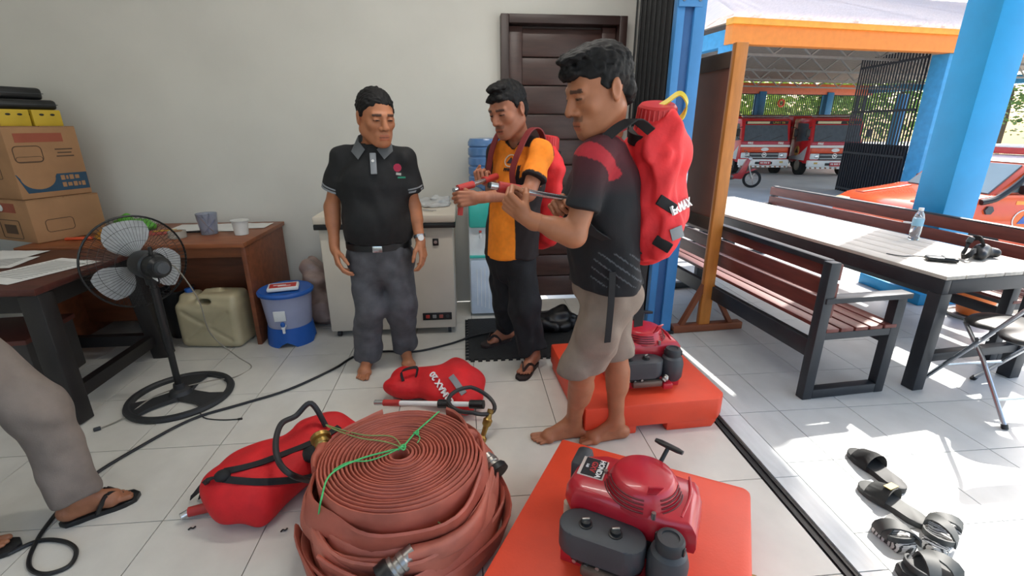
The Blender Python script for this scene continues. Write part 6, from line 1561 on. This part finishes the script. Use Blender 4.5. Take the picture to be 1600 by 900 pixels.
man3, off, box, fw, c, Rm, hs, w = build_person('person in black and red shirt and khaki shorts, barefoot, aiming a long spray wand', r3, J3, 'A86C4B', bulk=1.0, tache=.5,
    handL=dict(d=hw, n=(.1, .75, .55), side=-1, curl=GRIP, thumb=TH_GRIP, s=1.1), handR=dict(d=A3(at(868, 314, 1.84)) - A3(J3['wrR']), n=(.1, -.7, -.4), side=1, curl=GRIP, thumb=TH_GRIP, s=1.1),
    hair=dict(p=(0, -.06, .05), n=(0, -.56, -.83), fringe=((0, -.08, .068, (.045, .018, .02)), (0, -.03, .105, (.055, .07, .018)))))
BK, RD, MR = A3(lin('15161A')), A3(lin('B02530')), A3(lin('4A1820'))
def c_shirt3(P):
    z = P[:, 2]; rel = P - che3; f_ = rel @ f3
    n = np.sin(P[:, 0] * 31 + 1.3 * np.sin(P[:, 2] * 27 + 1)) + np.sin(P[:, 2] * 38 + P[:, 0] * 12 + 1.7 * np.sin(P[:, 1] * 23))
    k = np.clip((z - (che3[2] - .03)) / .12, 0, 1); col = BK[None] * (1 - k[:, None]) + MR[None] * k[:, None]
    m = (n > .75) & (z > che3[2] + .02); col[m] = RD
    st = (np.abs(((z - wai3[2]) * 26 + P[:, 0] * 18) % 1 - .5) < .07) & (z < wai3[2] - .02) & (z > wai3[2] - .16) & (f_ < .05); col[st] = A3(lin('5A5E63'))
    col[np.linalg.norm(P - nck3, axis=1) < .09] = RD
    return col
garment('shirt', M_attr, man3, off, box, shirt_fn(J3, fw, 1.03, pel3[2] + .0, .68, seed=15, flare=1.17, amp=.009), res=.0058, col=c_shirt3)
ring('collar', man3, off, nck3 - up * .01 + f3 * .005, unit(up + f3 * .25), .066, .07, f3, .035, .006, mat('red_collar', 'B52A34', .7))
garment('shorts', mat('khaki_grey_cotton', '8A7A6C', .85, var=.1, scale=10, bump=.1, bscale=200), man3, off, box, legs_fn(J3, fw, 1.06, pel3[2] + .04, .93, (.112, .098, .1), seed=17, amp=.009))
pk0 = A3(J3['hipL']) + (A3(J3['knL']) - A3(J3['hipL'])) * .5 + lf3 * .1 - off
# pack on his back
ext = dict(b=at(1012, 392, 1.86), t=at(1022, 205, 1.84))
pk3, pf_, Mc, o3, kk = pack('large red water pack with yellow strap on the back of the person in shorts', tuple(ext['b']), A3(ext['b']) + up * .04, A3(ext['t']), -f3, lf3, .145, up * 1.0 + A3((-.05, -.25, 0)), 61, 1)
yb = Mc @ V(-.03, .0, .1)
P = spline([Vector(A3(at(1012, 176, 1.82)) - o3), Vector(A3(at(1040, 160, 1.80)) - o3), Vector(A3(at(1062, 146, 1.79)) - o3), Vector(A3(at(1073, 160, 1.78)) - o3), Vector(A3(at(1066, 182, 1.77)) - o3), Vector(A3(at(1048, 195, 1.76)) - o3), Vector(A3(at(1041, 210, 1.755)) - o3)], 7)
G().ribbon(P, [V(.3, .6, .8)] * len(P), .02, .005).obj('cap_strap', mat('yellow_webbing', 'E0C53A', .5), pk3, 30)
for (x0, y0, x1, y1) in ((1029, 311, 1053, 328), (1024, 374, 1047, 388)):
    (A_, na), (B_, nb_) = pf_(x0, y0, .006), pf_(x1, y1, .006); G().bar(A_, B_, .04, .012, (na + nb_), .004).obj('webbing_tab', M_strap, pk3)
q, n_ = pf_(1057, 364, .003); ex = V(.6, .6, .2); G().box(q, (.05, .045, .004), basis((0, 0, 0), (ex - n_ * ex.dot(n_)), n_.cross(ex)).to_3x3(), bev=.001).obj('reflective_strip', MATS['reflective_grey'], pk3)
(A_, na), (B_, nb_) = pf_(1050, 330, .004), pf_(1072, 318, .004); ex = (B_ - A_).normalized(); n_ = (na + nb_).normalized()
text('ERMAX', .046, M_white, pk3, basis((A_ + B_) / 2 + n_ * .006, ex, n_.cross(ex)), .004, bold=.0015)
for pts in (((957, 425, 1.70), (955, 470, 1.70), (952, 505, 1.71), (949, 535, 1.72)), ((1006, 410, 1.83), (1002, 440, 1.84), (999, 475, 1.84), (997, 510, 1.85))):
    P = spline([Vector(A3(at(*q)) - o3) for q in pts], 5); G().ribbon(P, [V(1, .1, 0)] * len(P), .026 if pts[0][0] < 1000 else .04, .004).obj('hanging_strap', M_strap, pk3, 0)
P = spline([Vector(A3(q) - o3) for q in (nck3 - f3 * .12 + lf3 * .11 - up * .0, nck3 + lf3 * .12 + up * .035 - f3 * .04, nck3 + lf3 * .13 + f3 * .07 - up * .04, che3 + f3 * .14 + lf3 * .13 + up * .0, che3 + f3 * .1 + lf3 * .165 - up * .14, wai3 - f3 * .02 + lf3 * .16, wai3 - f3 * .12 + lf3 * .12 - up * .05)], 6)
G().ribbon(P, [V(*(-f3 * .8 + lf3 * .3))] * len(P), .035, .006).obj('shoulder_strap', M_strap, pk3, 30)
# his long wand
a_, b_ = at(763, 289, 1.74), at(905, 314, 1.84)
wd3 = thing('long_spray_wand', 'long steel spray wand with red grip held by the person in shorts', 'spray wand', at(795, 297, 1.76)); o_ = wd3.location; q_ = lambda f: a_.lerp(b_, f) - o_
G().cyl(q_(0), q_(.02), .010).obj('nozzle_tip', M_black, wd3); G().cyl(q_(.02), q_(.12), .0125).obj('nozzle', M_chrome, wd3); G().cyl(q_(.1), q_(.32), .02).obj('grip', M_grip, wd3); G().cyl(q_(.3), q_(1), .0105).obj('steel_tube', M_chrome, wd3); G().cyl(q_(.93), q_(1.05), .02).obj('rear_grip', M_grip, wd3)

# ---------------------------------------------------------------- person at the left edge
f4 = unit((.93, .36, 0)); lf4 = A3((-.36, .93, 0))
hl_ = gz(98, 822); to_ = gz(217, 775)
J4 = dict(fwd=f4, pel=(-1.86, 1.62, .90), wai=(-1.88, 1.61, 1.02), che=(-1.88, 1.60, 1.24), nck=(-1.85, 1.61, 1.42), head=(-1.79, 1.63, 1.55), hd=(R(90 + 21), R(12), 0, 1.1),
    shL=(-1.93, 1.79, 1.36), elL=(-2.02, 1.86, 1.1), wrL=(-2.06, 1.9, .86), shR=(-1.80, 1.43, 1.36), elR=(-1.98, 1.36, 1.1), wrR=(-2.02, 1.34, .86),
    hipL=(-1.86 - .03, 1.70, .86), hipR=(-1.86 + .03, 1.52, .86), knL=at(62, 648, 1.70), knR=(-1.83, 1.47, .47))
d4 = (to_ - hl_).normalized()
J4['anL'] = tuple(hl_ + d4 * .065 + V(0, 0, .1)); J4['toeL'] = (to_.x - d4.x * .01, to_.y - d4.y * .01, .02); J4['anR'] = (-1.86, 1.49, .1); J4['toeR'] = (-1.69, 1.53, .02)
J4 = {k: (tuple(v) if k != 'hd' else v) for k, v in J4.items()}
r4 = (-1.72, 1.62, 0)
man4, off, box, fw, c, Rm, hs, w = build_person('person at the left edge in taupe trousers and black flip-flops, only a leg in view', r4, J4, '9A6446', handL=dict(d=(.1, .02, -1), n=(.2, -.9, 0), side=1, curl=RELAX, thumb=TH_RELAX), handR=dict(d=(.1, .02, -1), n=(.2, .9, 0), side=-1, curl=RELAX, thumb=TH_RELAX))
garment('shirt', M_jeans, man4, off, box, shirt_fn(J4, fw, 1.0, .86, .66, seed=31, flare=1.22), res=.01)
garment('trousers', mat('taupe_cotton', '7D7168', .85, var=.1, scale=10, bump=.1, bscale=200), man4, off, box, legs_fn(J4, fw, 1.0, .96, 2.0, (.105, .092, .085), seed=23))
flipflop('black flip-flop worn on the foot of the person at the left edge', hl_ - d4 * .01, to_ + d4 * .01, M_black, .046)
flipflop('second black flip-flop of the person at the left edge, mostly out of frame', (-1.93, 1.47, 0), (-1.66, 1.54, 0), M_black, .046)
